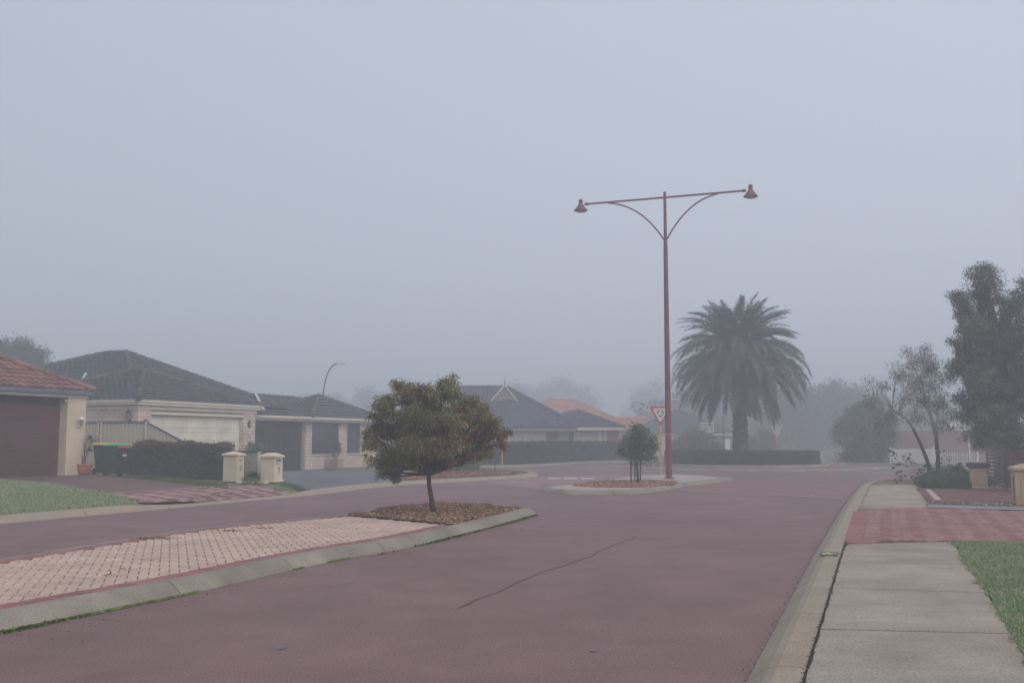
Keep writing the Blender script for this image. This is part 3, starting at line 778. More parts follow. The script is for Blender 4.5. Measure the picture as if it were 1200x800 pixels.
chs = sheet('checker_driveway_bed', chk, lambda x, y: LH(x, y) - .010, JOINT, step=.4)
ckr = empty('checker_driveway', (0, 0, 0)); ckr['kind'] = 'structure'
CK = [(x, y, a, int(math.floor((x * U.x + y * U.y) / .345) + math.floor((x * N.x + y * N.y) / .69)) % 2) for x, y, a, h in basket(chk, UANG, .115)]
lay('driveway_paver', CK, [REDPB, REDPL], ckr, lambda x, y: LH(x, y) + .028, l=.23, wd=.115, gap=.008, maxn=240)
# grey asphalt driveway of the house beyond
gdr = xy([(366, 575.8), (430, 573), (470, 569)], .12) + xy([(470, 562), (490, 556), (488, 549), (430, 548.5), (358, 549), (290, 549), (292, 556), (330, 560), (328, 566), (345, 571)], .1)
gdr = clampkerb(gdr); sheet('grey_driveway', gdr, lambda x, y: LH(x, y) + .012, GREYASPH, step=.6)
sheet('red_paving_by_wall', xy([(392, 555.2), (440, 556.2), (470, 556), (470, 553), (420, 552.6), (395, 553.4)], .05), lambda x, y: LH(x, y) + .02, PD)
# mulched corner near the roundabout
rmb = xy([(470, 567.4), (560, 562.3), (610, 559.2), (618, 557.6), (600, 554), (560, 552.0), (520, 551), (490, 552.4), (478, 558)], .12)
rmb = clampkerb(rmb); sheet('red_mulch_corner', rmb, lambda x, y: max(LH(x, y), .1) + .02, REDSOIL, step=1)
chips('red_mulch', rmb, 6000, lambda x, y: max(LH(x, y), .1) + .025, [REDMULCH, MULCH], .07)
# rough grass under the hedge, round the letterboxes
blades('rough_grass', xy([(150, 560.5), (255, 566), (268, 567.5), (266, 563), (150, 558)], .3), 9000, lambda x, y: LH(x, y), DRYG, .09, .012)
blades('rough_grass', xy([(284, 566.5), (306, 568), (306, 560), (285, 560)], .2), 2500, lambda x, y: LH(x, y), DRYG, .14, .012)
blades('rough_grass', clampkerb(xy([(328, 568.5), (350, 571), (372, 574.5), (420, 571.5), (420, 569.8), (372, 571.5), (345, 568), (330, 566)], .14)), 5000, lambda x, y: LH(x, y) + .01, DRYG, .05, .012)
pc = at(300, 567, .15)
MB().box(-.45, .45, -.16, .16, 0, .06, bev=.012).build('concrete_pad', LBC, None, off=(0, 0, 0))
pad = bpy.data.objects['concrete_pad']; pad.location = (at(296, 566.3, LH).x, at(296, 566.3, LH).y, LH(pc.x, pc.y)); pad.rotation_euler = (0, 0, -R(12))
tag(pad, 'low pale concrete step pad between the two cream letterboxes', 'concrete pad')

# ================================================================ RIGHT SIDE SURFACES
PH = .12
rows = [((991, 637), (1118, 634)), ((985, 643), (1127, 645)), ((978, 659.5), (1135, 661)), ((966.5, 688), (1160, 693.5)), ((949, 735.5), (1190, 741)), ((921.5, 812), (1243, 823))]
pathr = empty('footpath', (0, 0, 0)); pathr['kind'] = 'structure'
sheet('path_bed', xy([rows[0][0], rows[0][1]], PH) + [at(*r[1], PH).xy + Vector((.02, 0)) for r in rows[1:]] + [at(*rows[-1][1], PH).xy - rd * 10] + [at(*rows[-1][0], PH).xy - rd * 10 - Vector((.1, 0))] + [at(*r[0], PH).xy - Vector((.03, 0)) for r in rows[::-1]], .108, JOINT)
R2 = [(at(*l, PH).xy, at(*r, PH).xy) for l, r in rows]
for k in range(4): R2.append((R2[-1][0] - rd * 1.9, R2[-1][1] - rd * 1.9))
def slab(name, quad, z, m, parent, g=.032, th=.05):
    q = [Vector((p[0], p[1])) for p in quad]; c = sum(q, Vector((0, 0))) / len(q)
    out = []
    for i, p in enumerate(q):
        a = (q[i - 1] - p).normalized(); b = (q[(i + 1) % len(q)] - p).normalized(); out.append(p + (a + b) * g)
    vs = [(p.x, p.y, z - th) for p in out] + [(p.x, p.y, z - .008) for p in out]
    out2 = [p + (c - p).normalized() * .012 for p in out]; vs += [(p.x, p.y, z) for p in out2]; n = len(out)
    fs = [(i + n * k, (i + 1) % n + n * k, (i + 1) % n + n * k + n, i + n * k + n) for k in range(2) for i in range(n)] + [tuple(range(2 * n, 3 * n))]
    return MB().raw(vs, fs).build(name, m, parent)
for (l0, rr0), (l1, rr1) in zip(R2, R2[1:]): slab('path_slab', [l1, rr1, rr0, l0], PH + random.uniform(-.001, .002), PATHC, pathr)
# upper path beyond the driveway
def kin(py):
    y_ = at(1005, py, PH).y; p = min((q for q in RKO if q.x < 13), key=lambda q: abs(q.y - y_)); return p + Vector((.02, 0))
for (l_, r_, r2_, l2_) in ((592.5, (1087, 593.5), (1085, 590.5), 589), (589, (1085, 590.5), (1080, 580), 579.5), (579.5, (1080, 580), (1072, 567.8), 569)):
    slab('path_slab', [kin(l_), at(*r_, PH).xy, at(*r2_, PH).xy, kin(l2_)], PH, PATHC, pathr)
sheet('path_bed', xy([(1000, 595), (1090, 596), (1073, 566.8), (1008, 567.5)], PH), .109, CONC)
# herringbone driveway across the path
drv = xy([(1014.5, 598.4), (1051, 595.2), (1089, 594.8), (1140, 596.2), (1200, 598.6), (1330, 604), (1330, 641), (1200, 635.6), (1115, 633.4), (1051, 632.6), (1007.5, 635.6)], PH)
drall = xy([(999, 599.2), (1051, 594.8), (1089, 594.2), (1140, 595.8), (1200, 598.0), (1330, 603.2), (1330, 642), (1200, 635.9), (1115, 633.7), (1051, 632.8), (990.5, 636.6)], PH)
sheet('right_driveway_bed', drall, .109, mat('driveway_joint', (.13, .075, .07), .95, .2, 12))
dr = empty('herringbone_driveway', (0, 0, 0)); dr['kind'] = 'structure'
lay('herringbone_paver', herring(drv, UANG + R(45), .1, mi=lambda k, i, j: 1 if k == 2 and (i + j) % 3 else 0), [REDP, REDPS], dr, lambda x, y: .1235, gap=.010, maxn=300)  # alternating brick shading put in by colour: one laying direction mostly paler
ba, bb = at(1007, 599, PH).xy, at(998.8, 636.2, PH).xy; n = int((ba - bb).length / .1)
bang = math.atan2((ba - bb).y, (ba - bb).x) + math.pi / 2
its = []
for i in range(n):
    p = bb.lerp(ba, (i + .5) / n); t = Vector((math.cos(bang), math.sin(bang)))
    its.append((p.x, p.y, bang, 0))
lay('border_brick', its, REDP, dr, lambda x, y: .125, l=.235, wd=.1, gap=.009, maxn=100)
# drain strip, pebbles, garden paving
sheet('drain_strip', xy([(1087, 591.2), (1200, 594.6), (1300, 598), (1300, 601.4), (1200, 597.8), (1088, 594.4)], PH), .128, BLUECON)
peb = xy([(1090, 588), (1120, 587.2), (1186, 590.2), (1186, 593.6), (1088, 591.2)], PH)
chips('pebble', peb, 2600, lambda x, y: .125, [STONES, STONES, mat('grey_pebble', (.2, .18, .16), .85, island=.3)], .045, pile=.02)
gp = xy([(1075, 572.2), (1140, 573.2), (1200, 573.6), (1300, 575), (1300, 596), (1186, 590), (1120, 587), (1092, 588)], PH)
sheet('garden_paving_bed', gp, .109, JOINT)
gpr = empty('garden_paving', (0, 0, 0)); gpr['kind'] = 'structure'
lay('paving_brick', [t for t in herring(gp, UANG, .1)], REDPB, gpr, lambda x, y: .124, maxn=0)
sheet('peach_paving_strip', xy([(1084.5, 573.2), (1090, 573.2), (1103.5, 586), (1096, 586)], PH), .129, PEACH)
# lawn on the right
rl = xy([(1118, 634.2), (1127, 645), (1135, 661), (1160, 693.5), (1190, 741), (1243, 823)], PH); rl = [rl[0]] + rl[1:] + [rl[-1] - rd * 7]
lawnR = rl + [Vector((22, -1)), Vector((22, 13.5))] + xy([(1300, 640), (1200, 636)], PH)
sheet('right_lawn_soil', lawnR, .116, GRASSU)
nearR = [p for p in rl[:-1]] + [Vector((9.2, 7.2)), at(1290, 700, .12).xy, at(1290, 640, .12).xy, at(1200, 636, .12).xy]
blades('lawn', [p + Vector((-.04 + random.gauss(0, .03), 0)) for p in catmull(rl[:-1], .05)] + nearR[len(rl) - 1:], 230000, .116, GRASS, .032, .007, lean=.7)
# number marker fixed to the kerb top
km = at(969, 649, .12); mk = MB().box(-.10, .10, -.2, .2, 0, .006).build('kerb_marker', MARKG, None)
mk.location = (km.x + .03, km.y, .1215); mk.rotation_euler = (0, 0, -R(19)); tag(mk, 'small dark green plate with yellow pattern on the pale kerb top', 'kerb marker')
mm = MB()
for x0, x1, z0, z1 in ((-.08, -.045, -.13, .06), (-.045, .0, -.02, .12), (.0, .03, -.10, .05), (.035, .08, .0, .07), (-.03, .02, -.13, -.07)):
    mm.quadf([(x0, z0, .008), (x1, z0 + .006, .008), (x1, z1, .008), (x0, z1 - .006, .008)])
mm.build('yellow_print', MARKY, mk)
# dirt in the gap behind the right kerb
P = resample(offset([p for p in right_line if p.y < 14], -.365), .04)
V = np.array([(p.x + random.gauss(0, .008), p.y + random.gauss(0, .012), .124) for p in P for _ in range(4) if p.y > 4])
sheet('gap_soil', [p + Vector((-.008, 0)) for p in P if p.y > 2] + [p + Vector((.012 + .004 * math.sin(p.y * 9), 0)) for p in P if p.y > 2][::-1], .1232, JOINT)
link('gap_moss', leafmesh('gap_moss', V, RNG.normal(size=V.shape) * [1, 1, .4], .014, .008, RNG.integers(0, 2, len(V)), [JOINT, mat('moss_dark', (.05, .07, .02))]), None, kind='stuff')
P = resample([p for p in right_line if p.y < 34], .05)
V = np.array([(p.x - abs(random.gauss(0, .03)), p.y + random.gauss(0, .02), .005) for p in P for _ in range(2) if p.y > 4])
link('gutter_grit', leafmesh('gutter_grit', V, RNG.normal(size=V.shape) * [1, 1, .1], .012, .008, RNG.integers(0, 2, len(V)), [mat('grit_dark', (.05, .03, .03)), mat('dry_litter', (.14, .09, .05))]), None, kind='stuff')

# ================================================================ BUILDINGS
def wall(mb, x0, x1, y0, y1, z0, z1, holes=(), mi=0):
    "a wall along local X (thickness y0..y1) with openings (a0, a1, z0, z1)"
    xs = sorted({x0, x1, *[h[0] for h in holes], *[h[1] for h in holes]})
    for a, b in zip(xs, xs[1:]):
        hs = [h for h in holes if h[0] <= a + 1e-4 and h[1] >= b - 1e-4]
        if not hs: mb.box(a, b, y0, y1, z0, z1, mi)
        else:
            h = hs[0]
            if h[2] > z0 + .01: mb.box(a, b, y0, y1, z0, h[2], mi)
            if h[3] < z1 - .01: mb.box(a, b, y0, y1, h[3], z1, mi)
def window(parent, a0, a1, z0, z1, y, split=(.5,), glass=None, fr=None, name='window'):
    b = MB(); t = .045; fr = fr or FRAMEM
    b.box(a0, a1, y - .03, y + .03, z0, z0 + t).box(a0, a1, y - .03, y + .03, z1 - t, z1)
    b.box(a0, a0 + t, y - .03, y + .03, z0 + t, z1 - t).box(a1 - t, a1, y - .03, y + .03, z0 + t, z1 - t)
    for s_ in split:
        c = a0 + (a1 - a0) * s_; b.box(c - .02, c + .02, y - .025, y + .025, z0 + t, z1 - t)
    o = b.build(name, fr, parent); e = [a0 + t] + [a0 + (a1 - a0) * s_ for s_ in split] + [a1 - t]
    for p, q in zip(e, e[1:]): MB().box(p + .022, q - .022, y - .006, y + .006, z0 + t, z1 - t).build('pane', glass or GLASSD, o)
    return o

# ---------------- house with the maroon garage door (left edge)
H1 = empty('house', (-14.05, 33.0, 0), UANG)
tag(H1, 'house at the left edge with a red tiled roof, maroon garage door and cream pier', 'house')
b = MB(); b.box(-.80, 0, 0, .42, .22, 2.83).box(-8, -.802, .36, .42, 2.45, 2.83).box(-8, -.2, .43, 11, .1, 2.8)
b.build('wall', CREAM, H1)
MB().box(-8, -.803, .34, .358, 2.56, 2.84).build('door_header', mat('brown_header', (.06, .035, .035), .7), H1)
MB().box(-8.0, .04, -.05, .02, 2.83, 2.93).build('fascia', CREAMT, H1)
MB().box(-8, .12, -.17, -.052, 2.92, 3.06, bev=.015).box(.042, .12, -.05, 9, 2.93, 3.055).build('gutter', GUTB, H1)
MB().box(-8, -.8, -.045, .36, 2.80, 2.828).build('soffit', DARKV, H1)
gd = empty('garage_door', (0, 0, 0), 0, H1)
for k in range(5):
    z0 = .30 + k * .452; mbp = MB(); mbp.box(-6.4, -.81, .30, .335, z0, z0 + .446, bev=.006)
    for j in range(1, 3): mbp.box(-6.4, -.812, .292, .301, z0 + j * .149 - .006, z0 + j * .149 + .006)
    mbp.build('door_panel', DOORR, gd)
# roof tiles, each one an object
X0, X1, Y0, Y1, ZE, T1 = -12, .16, -.16, 9, 3.05, .50
c0 = [Vector(q) for q in ((X0, Y0, ZE), (X1, Y0, ZE), (X1, Y1, ZE))]
hh = (Y1 - Y0) / 2; A = Vector((X1 - hh, Y0 + hh, ZE + hh * T1)); A0 = Vector((X0, Y0 + hh, ZE + hh * T1)); 
rf = MB(); rf.quadf([c0[0], c0[1], A, A0]); rf.quadf([c0[1], c0[2], A]); rf.quadf([c0[2], (X0, Y1, ZE), A0, A])
rf = rf.build('roof', ROOFR, H1)
th = math.atan(T1)
def one_tile(tw=.30, tr=.345, lip=.05, am=.024, sub=6):
    m_ = MB(); vs = []
    for r in range(2):
        for k in range(sub + 1): vs.append((k * tw / sub, r * tr, .012 + am * math.cos(2 * math.pi * k / sub) + (lip if r == 0 else 0) + am))
    for k in range(sub + 1): vs.append((k * tw / sub, 0, .0))
    n = sub + 1
    m_.raw(vs, [(k, k + 1, n + k + 1, n + k) for k in range(sub)] + [(2 * n + k, 2 * n + k + 1, k + 1, k) for k in range(sub)])
    return m_.mesh('roof_tile', ROOFR)
tm = one_tile(); cs, sn = math.cos(th), math.sin(th); cnt = 0
for r in range(13):
    d_ = r * .33; yy = Y0 + d_ * cs; zz = ZE + d_ * sn; xmax = X1 - (yy + .15 - Y0)
    for k in range(26):
        x = X1 - .10 - (k + 1) * .30
        if x + .12 > xmax or x < -6.3: continue
        o = link('roof_tile', tm, rf, (x, yy, zz)); o.rotation_euler = (th + random.gauss(0, .004), 0, 0); cnt += 1
tmb = MB(); tileplane(tmb, [c0[1], c0[2], A]); tmb.build('tile_field', ROOFR, rf, 'stuff')
capm = MB(); capm.raw([(-.02 + .46 * i, .125 * (1.1 - .18 * i) * math.cos(math.pi * k / 6), .115 * (1.1 - .18 * i) * math.sin(math.pi * k / 6)) for i in range(2) for k in range(7)], [(k, k + 1, 8 + k, 7 + k) for k in range(6)] + [tuple(range(7)), tuple(range(13, 6, -1))])
capme = capm.mesh('ridge_cap', ROOFR); hd = (A - c0[1]); nh = int(hd.length / .42); q = hd.normalized()
for i in range(nh):
    o = link('ridge_cap', capme, rf, c0[1] + Vector((0, 0, .05)) + hd * (i / nh)); o.rotation_mode = 'QUATERNION'; o.rotation_quaternion = q.to_track_quat('X', 'Z')
# wall lamp on the pier
wl = empty('wall_lamp', H1.matrix_basis @ Vector((-.32, -.012, 2.02)), UANG); tag(wl, 'small white coach lamp on the cream pier beside the maroon garage door', 'wall lamp')
MB().box(-.05, .05, -.02, 0, -.14, .10, bev=.008).tube([(0, -.02, .02), (0, -.09, .05), (0, -.13, .10)], .012).build('bracket', WHITE, wl)
MB().lathe([(.07, .12), (.11, .10), (.05, .17), (.02, .20)][::-1], 6, (0, -.13, 0)).build('lamp_cap', WHITE, wl)
MB().lathe([(.04, -.10), (.065, .10)], 6, (0, -.13, 0)).build('glass', LENS, wl)
sp_ = MB().lathe([(.02, -.02), (.035, .0), (.03, .05)], 8).tube([(0, 0, 0), (0, 0, -.01)], .03).build('security_light', WHITE, None); sp_.location = H1.matrix_basis @ Vector((-.86, .02, 2.70))
tag(sp_, 'tiny white sensor light under the eave above the maroon garage door', 'light')

# ---------------- house with the charcoal roof and cream garage door
H2 = empty('house', (-14.4, 38.5, 0), UANG)
tag(H2, 'pale block house with dark tiled roof and cream double garage door behind a hedge', 'house')
GD0, GD1, GZ0, GZ1, ZT = .74, 6.72, .30, 2.44, 2.80
b = MB(); wall(b, 0, 7.67, .0, .24, 0, ZT, [(GD0, GD1, 0, 2.56)]); b.box(0, .24, .242, 6.9, 0, ZT); b.box(7.43, 7.67, .242, 8, 0, ZT); b.box(1.7, 15, 6.9, 16, 0, ZT); b.box(7.7, 15, 1.9, 6.88, 0, ZT - .01)
b.build('wall', MORTAR, H2)
b = MB(); blockwall(b, (.24, 0, 0), (-1, 0, 0), .24, .0, .01, out=(0, -1, 0))
blockwall(b, (0, 0, 0), (1, 0, 0), 7.67, .25, 2.64, holes=[(GD0, GD1, 0, 2.64)], out=(0, -1, 0))
blockwall(b, (0, 6.9, 0), (0, -1, 0), 6.9, .25, 2.64, out=(-1, 0, 0))
blockwall(b, (GD1, 0, 0), (0, 1, 0), .2, .25, 2.5, out=(-1, 0, 0)); blockwall(b, (7.67, 0, 0), (0, 1, 0), 6, .25, 2.64, out=(1, 0, 0))
b.build('block_facing', BLOCK, H2, 'stuff')
b = MB(); b.box(-.05, 7.72, -.05, -.016, 2.64, 2.80).box(-.05, -.016, -.048, 6.9, 2.64, 2.80).box(GD0 - .02, GD1 + .02, -.035, .2, 2.45, 2.56)
b.build('fascia', CREAMT, H2)
b = MB(); b.box(-.16, 7.85, -.17, -.052, 2.81, 2.88).box(-.16, 7.85, -.20, -.055, 2.89, 3.03, bev=.02).box(-.17, -.052, -.05, 6.9, 2.81, 2.88).box(-.20, -.055, -.05, 6.9, 2.89, 3.028)
b.build('gutter', CREAMT, H2)
MB().box(-.05, 7.72, -.05, .05, 2.80, 2.808).build('soffit', CREAMT, H2)
gd = empty('garage_door', (0, 0, 0), 0, H2)
for k in range(4):
    z0 = GZ0 + k * .535; mbp = MB(); mbp.box(GD0, GD1, .16, .20, z0, z0 + .528, bev=.008)
    for j in range(7):
        w_ = (GD1 - GD0) / 7; a0 = GD0 + j * w_ + .07; a1 = a0 + w_ - .14
        for (p0, p1, q0, q1) in ((a0, a1, z0 + .09, z0 + .11), (a0, a1, z0 + .42, z0 + .44), (a0, a0 + .02, z0 + .11, z0 + .42), (a1 - .02, a1, z0 + .11, z0 + .42)):
            mbp.box(p0, p1, .142, .1605, q0, q1)
    mbp.build('door_panel', DOORC, gd)
zr = 3.0
hiproof(H2, -.22, 7.95, -.22, 7.2, zr, 1.45, ROOFG, ridge=((3.95, 3.2), (3.95, 3.9)), planes=(0, 1, 2, 3))
hiproof(H2, 1.4, 12.4, 1.3, 16.2, zr, 2.72, ROOFG, ridge=((8.3, 8.0), (8.3, 9.4)))
# valley flashings
def flash(parent, pts, wd=.16):
    a, b_ = Vector(pts[0]), Vector(pts[1]); m_ = MB(); d_ = (b_ - a).normalized(); s_ = d_.cross(Vector((0, 0, 1))).normalized() * wd / 2; u_ = s_.cross(d_).normalized() * .05
    if u_.z < 0: u_ = -u_
    m_.raw([a - s_ + u_, a + s_ + u_, b_ + s_ + u_, b_ - s_ + u_, a - s_, a + s_, b_ + s_, b_ - s_], [(0, 1, 2, 3), (0, 1, 5, 4), (2, 3, 7, 6), (1, 2, 6, 5), (3, 0, 4, 7)]); return m_.build('flashing', FLASH, parent)
Mi = (Matrix.Translation(H2.location) @ Matrix.Rotation(UANG, 4, 'Z')).inverted()
def on_slope(px, py):    # point of the main roof's end slope (local x 1.4..8.3) under a measured pixel
    o_ = Mi @ Vector((0, 0, CAMH)); d_ = (Mi.to_3x3() @ ray(px, py)); k_ = 2.72 / (8.3 - 1.4); t_ = (zr + (o_.x - 1.4) * k_ - o_.z) / (d_.z - k_ * d_.x); return o_ + d_ * t_ + Vector((0, 0, .13))
flash(H2, (on_slope(89, 460), on_slope(101, 441)), .10)
ln = empty('wall_lantern', H2.matrix_basis @ Vector((-.02, .33, 2.28)), UANG); tag(ln, 'black carriage lantern on the pale block side wall near the corner', 'wall lamp')
MB().tube([(0, 0, -.12), (-.10, 0, -.14), (-.12, 0, -.02)], .014).box(-.015, .012, -.04, .04, -.16, -.02).build('bracket', BLACKM, ln)
MB().lathe([(.03, -.02), (.05, 0), (.085, .24)], 6, (-.12, 0, 0)).build('glass', LENS, ln)
b = MB(); b.lathe([(.115, .24), (.06, .31), (.015, .36)], 6, (-.12, 0, 0))
for k in range(6):
    t = k * math.pi / 3; b.tube([(-.12 + .052 * math.cos(t), .052 * math.sin(t), 0), (-.12 + .09 * math.cos(t), .09 * math.sin(t), .25)], .008, 4)
b.build('lantern_frame', BLACKM, ln)
def bulkhead(loc, label):
    o = empty('bulkhead_lamp', loc, UANG); tag(o, label, 'wall lamp', 'oval bulkhead lamps on the garage piers')
    rt = MB(); n = 18
    ring = [(.105 * math.cos(2 * math.pi * k / n), .165 * math.sin(2 * math.pi * k / n)) for k in range(n)]
    vs = [(x, -.0, z) for x, z in ring] + [(x, -.06, z) for x, z in ring] + [(x * .72, -.075, z * .72) for x, z in ring]
    rt.raw(vs, [(i + n * k, (i + 1) % n + n * k, (i + 1) % n + n * k + n, i + n * k + n) for k in range(2) for i in range(n)]).build('lamp_rim', BLACKM, o)
    MB().raw([(x * .74, -.07, z * .74) for x, z in ring] + [(x * .4, -.095, z * .4) for x, z in ring], [(i, (i + 1) % n, (i + 1) % n + n, i + n) for i in range(n)] + [tuple(range(n, 2 * n))]).build('glass', LENS, o)
bulkhead(H2.matrix_basis @ Vector((.42, -.014, 2.10)), 'oval white lamp with dark rim left of the cream garage door')
bulkhead(H2.matrix_basis @ Vector((7.18, -.014, 2.16)), 'oval white lamp with dark rim right of the cream garage door')
text('5', .22, NUMC, H2, (7.18, -.018, 1.62), (R(90), 0, 0), 'house_number')

# ---------------- house with steel gate and dark windows
H3 = empty('house', (-11.57, 48.0, 0), UANG)
tag(H3, 'pale block house with two tall dark windows beside a charcoal steel gate', 'house')
def t_at(px, o, d=U):
    k = (px - 600) / F; return (k * o.y - o.x) / (d.x - k * d.y)
O3 = Vector((-11.57, 48.0)); T = lambda px: t_at(px, O3)
a_g1, w0, w1, v0, v1, xe = T(359), T(366.5), T(397.5), T(407.5), T(422.5), T(436.5)
b = MB(); hol = [(w0, w1, .70, 2.33), (v0, v1, .70, 2.33)]
wall(b, a_g1, xe + .4, 0, .24, -.2, 2.42, hol); b.box(xe + .16, xe + .4, .242, 8, -.2, 2.42); b.box(a_g1 - .24, a_g1 - .002, .05, 5, -.2, 2.42)
b.build('wall', MORTAR, H3); MB().box(-3.0, a_g1, 4.2, 6.5, -.2, 2.40).build('porch_wall', BLOCK, H3)
b = MB(); blockwall(b, (a_g1, 0, 0), (1, 0, 0), xe + .4 - a_g1, -.06, 2.36, holes=[(h[0] - a_g1, h[1] - a_g1, h[2], h[3]) for h in hol], out=(0, -1, 0)); blockwall(b, (a_g1, 0, 0), (0, 1, 0), .5, -.06, 2.36, out=(-1, 0, 0))
b.build('block_facing', BLOCK, H3, 'stuff')
window(H3, w0, w1, .70, 2.33, .10, (.5,)); window(H3, v0, v1, .70, 2.33, .10, (.62,))
for (a, c) in ((w0, w1), (v0, v1)): MB().box(a - .02, c + .02, -.04, .12, .64, .70).build('sill', CREAMT, H3)
b = MB(); b.box(-2.3, xe + .85, -.36, -.30, 2.38, 2.50).build('fascia', CREAMT, H3)
MB().box(-2.3, xe + .95, -.47, -.362, 2.47, 2.60, bev=.02).build('gutter', CREAMT, H3)
MB().box(-2.3, xe + .85, -.30, 5, 2.40, 2.415).build('soffit', mat('pale_soffit', (.4, .38, .35), .8), H3)
zr = 2.58; xw0 = T(357)
hiproof(H3, xw0, xe + 1.15, -.42, 3.9, zr, 1.25, ROOFG, ridge=((6.9, 1.6), (6.91, 1.61)))
hiproof(H3, -2.6, xe + 2.0, -.4, 6.8, zr, 1.14, ROOFG, ridge=((.5, 3.2), (7.1, 3.2)))
M3 = (Matrix.Translation(H3.location) @ Matrix.Rotation(UANG, 4, 'Z')).inverted()
def on_front(px, py):
    o_ = M3 @ Vector((0, 0, CAMH)); d_ = (M3.to_3x3() @ ray(px, py)); k_ = 1.14 / 3.6; t_ = (zr + (o_.y + .4) * k_ - o_.z) / (d_.z - k_ * d_.y); return o_ + d_ * t_ + Vector((0, -.06, .36))
flash(H3, (on_front(307.5, 490), on_front(297.5, 469)), .13)
# charcoal steel gate
G = empty('gate', H3.matrix_basis @ Vector((T(299.5), .12, -.03)), UANG); tag(G, 'charcoal steel bar gate between the garage pier and the pale block wall', 'gate')
gl = a_g1 - T(299.5) - .02; b = MB()
for z0 in (.06, 1.02, 1.93): b.box(0, gl, -.02, .02, z0, z0 + .05)
b.box(-.05, .01, -.03, .03, 0, 2.02).box(gl - .04, gl + .02, -.03, .03, 0, 2.0).box(gl / 2 - .03, gl / 2 + .03, -.025, .025, .04, 1.99)
b.build('gate_frame', BLACKM, G)
bar = MB().box(-.013, .013, -.013, .013, .03, 1.96).mesh('bar', BLACKM); nb = int(gl / .105)
for k in range(nb): link('bar', bar, G, ((k + .5) * gl / nb, .001, 0))
MB().box(0, gl, .05, .056, .02, 1.0).build('backing_mesh', mat('dark_mesh', (.03, .03, .035), .8), G)
# shrubs seen through and behind the gate
def planter(loc, label):
    o = empty('planter_box', loc, UANG); tag(o, label, 'planter')
    b = MB(); b.raw([(x * s_, y * s_, z) for s_, z in ((.84, 0), (1, .50), (.86, .50), (.84, .40)) for x, y in ((-.32, -.28), (.32, -.28), (.32, .28), (-.32, .28))], [(i + 4 * k, (i + 1) % 4 + 4 * k, (i + 1) % 4 + 4 * k + 4, i + 4 * k + 4) for k in range(3) for i in range(4)] + [(12, 13, 14, 15)])
    b.build('box', PLANTERM, o); return o
pl = planter(H3.matrix_basis @ Vector((T(383.5), -.62, -.03)), 'square peach planter box under the first dark window')
ps = empty('potted_shrub', pl.location + Vector((0, 0, .42)), 0); tag(ps, 'thin dark potted shrub growing in the square peach planter box', 'shrub')
b = MB(); limb(b, (0, 0, 0), (.03, 0, .7), .02, .008); b.build('stem', BARK, ps)
P, D, ci, C = crown_points([(0, 0, .55, .24), (.03, 0, .85, .18), (-.05, 0, .25, .18)], 900, 40, .06)
link('foliage', leafmesh('foliage', P, D + RNG.normal(size=P.shape), .08, .035, ci % 2, [L_D, L_G2]), ps)

# ---------------- fences
def steelsheet(pts, name_parent, posts=(), base=0.0, cap=True):
    "ribbed steel sheets between consecutive (x, y, top) points"
    for (a, b_) in zip(pts, pts[1:]):
        A_, B_ = Vector(a[:2]), Vector(b_[:2]); L_ = (B_ - A_).length; d_ = (B_ - A_).normalized(); s_ = Vector((-d_.y, d_.x)); m_ = MB(); n_ = max(2, int(L_ / .16)); prof = []
        for k in range(n_):
            for f_, o_ in ((0, 0), (.18, 0), (.26, .035), (.44, .035), (.52, 0)): prof.append(((k + f_) / n_, o_))
        prof.append((1, 0)); vs = []
        for t_, o_ in prof:
            p = A_ + d_ * (t_ * L_) + s_ * o_; zt = a[2] + (b_[2] - a[2]) * t_; zb = hleft(p.x, p.y) + .03; vs += [(p.x, p.y, zb), (p.x, p.y, zt)]
        m_.raw([Vector(v) - name_parent.location for v in vs], [(2 * i, 2 * i + 2, 2 * i + 3, 2 * i + 1) for i in range(len(prof) - 1)])
        m_.build('steel_sheet', FENCEM, name_parent)
        c = MB(); s3 = Vector((s_.x, s_.y, 0)); p0 = Vector(a) - name_parent.location; p1 = Vector(b_) - name_parent.location; z_ = Vector((0, 0, .045))
        c.raw([p0 - s3 * .02, p1 - s3 * .02, p1 + s3 * .055, p0 + s3 * .055, p0 - s3 * .02 + z_, p1 - s3 * .02 + z_, p1 + s3 * .055 + z_, p0 + s3 * .055 + z_], [(0, 1, 2, 3), (4, 5, 6, 7), (0, 1, 5, 4), (1, 2, 6, 5), (2, 3, 7, 6), (3, 0, 4, 7)]).build('top_rail', BLUECAP, name_parent)
    for (x, y, z) in posts:
        p = Vector((x, y, 0)) - name_parent.location; zb = hleft(x, y); MB().box(p.x - .04, p.x + .04, p.y - .04, p.y + .04, zb - name_parent.location.z, z - name_parent.location.z).build('post', FENCEM, name_parent)
FA = Vector((-13.32, 36.5)); FB = FA - Vector((.937, -.35)) * 3.2; FC = Vector((-11.56, 35.8)); FD = Vector((-7.95, 31.6))
f1 = empty('steel_fence', (FA.x, FA.y, 0)); tag(f1, 'tall cream ribbed steel fence with navy top rail sloping down behind the bins', 'fence')
mid = FA.lerp(FB, .64)
steelsheet([(*FB, 2.08), (*mid, 2.08)], f1, [(*mid, 2.10), (*(mid + (FB - FA) * .05), 2.10)]); steelsheet([(*mid, 2.08), (*FA, 2.08), (*FC, 1.28)], f1, [(*FA, 2.12), (*FC, 1.3)])
f2 = empty('steel_fence', (FD.x, FD.y, 0)); tag(f2, 'low cream steel fence panel with navy cap between the two cream letterboxes', 'fence')
steelsheet([(*FC, 1.28), (*(FC.lerp(FD, .55)), 1.1), (*FD, 1.05)], f2, [(*FD, 1.10)])

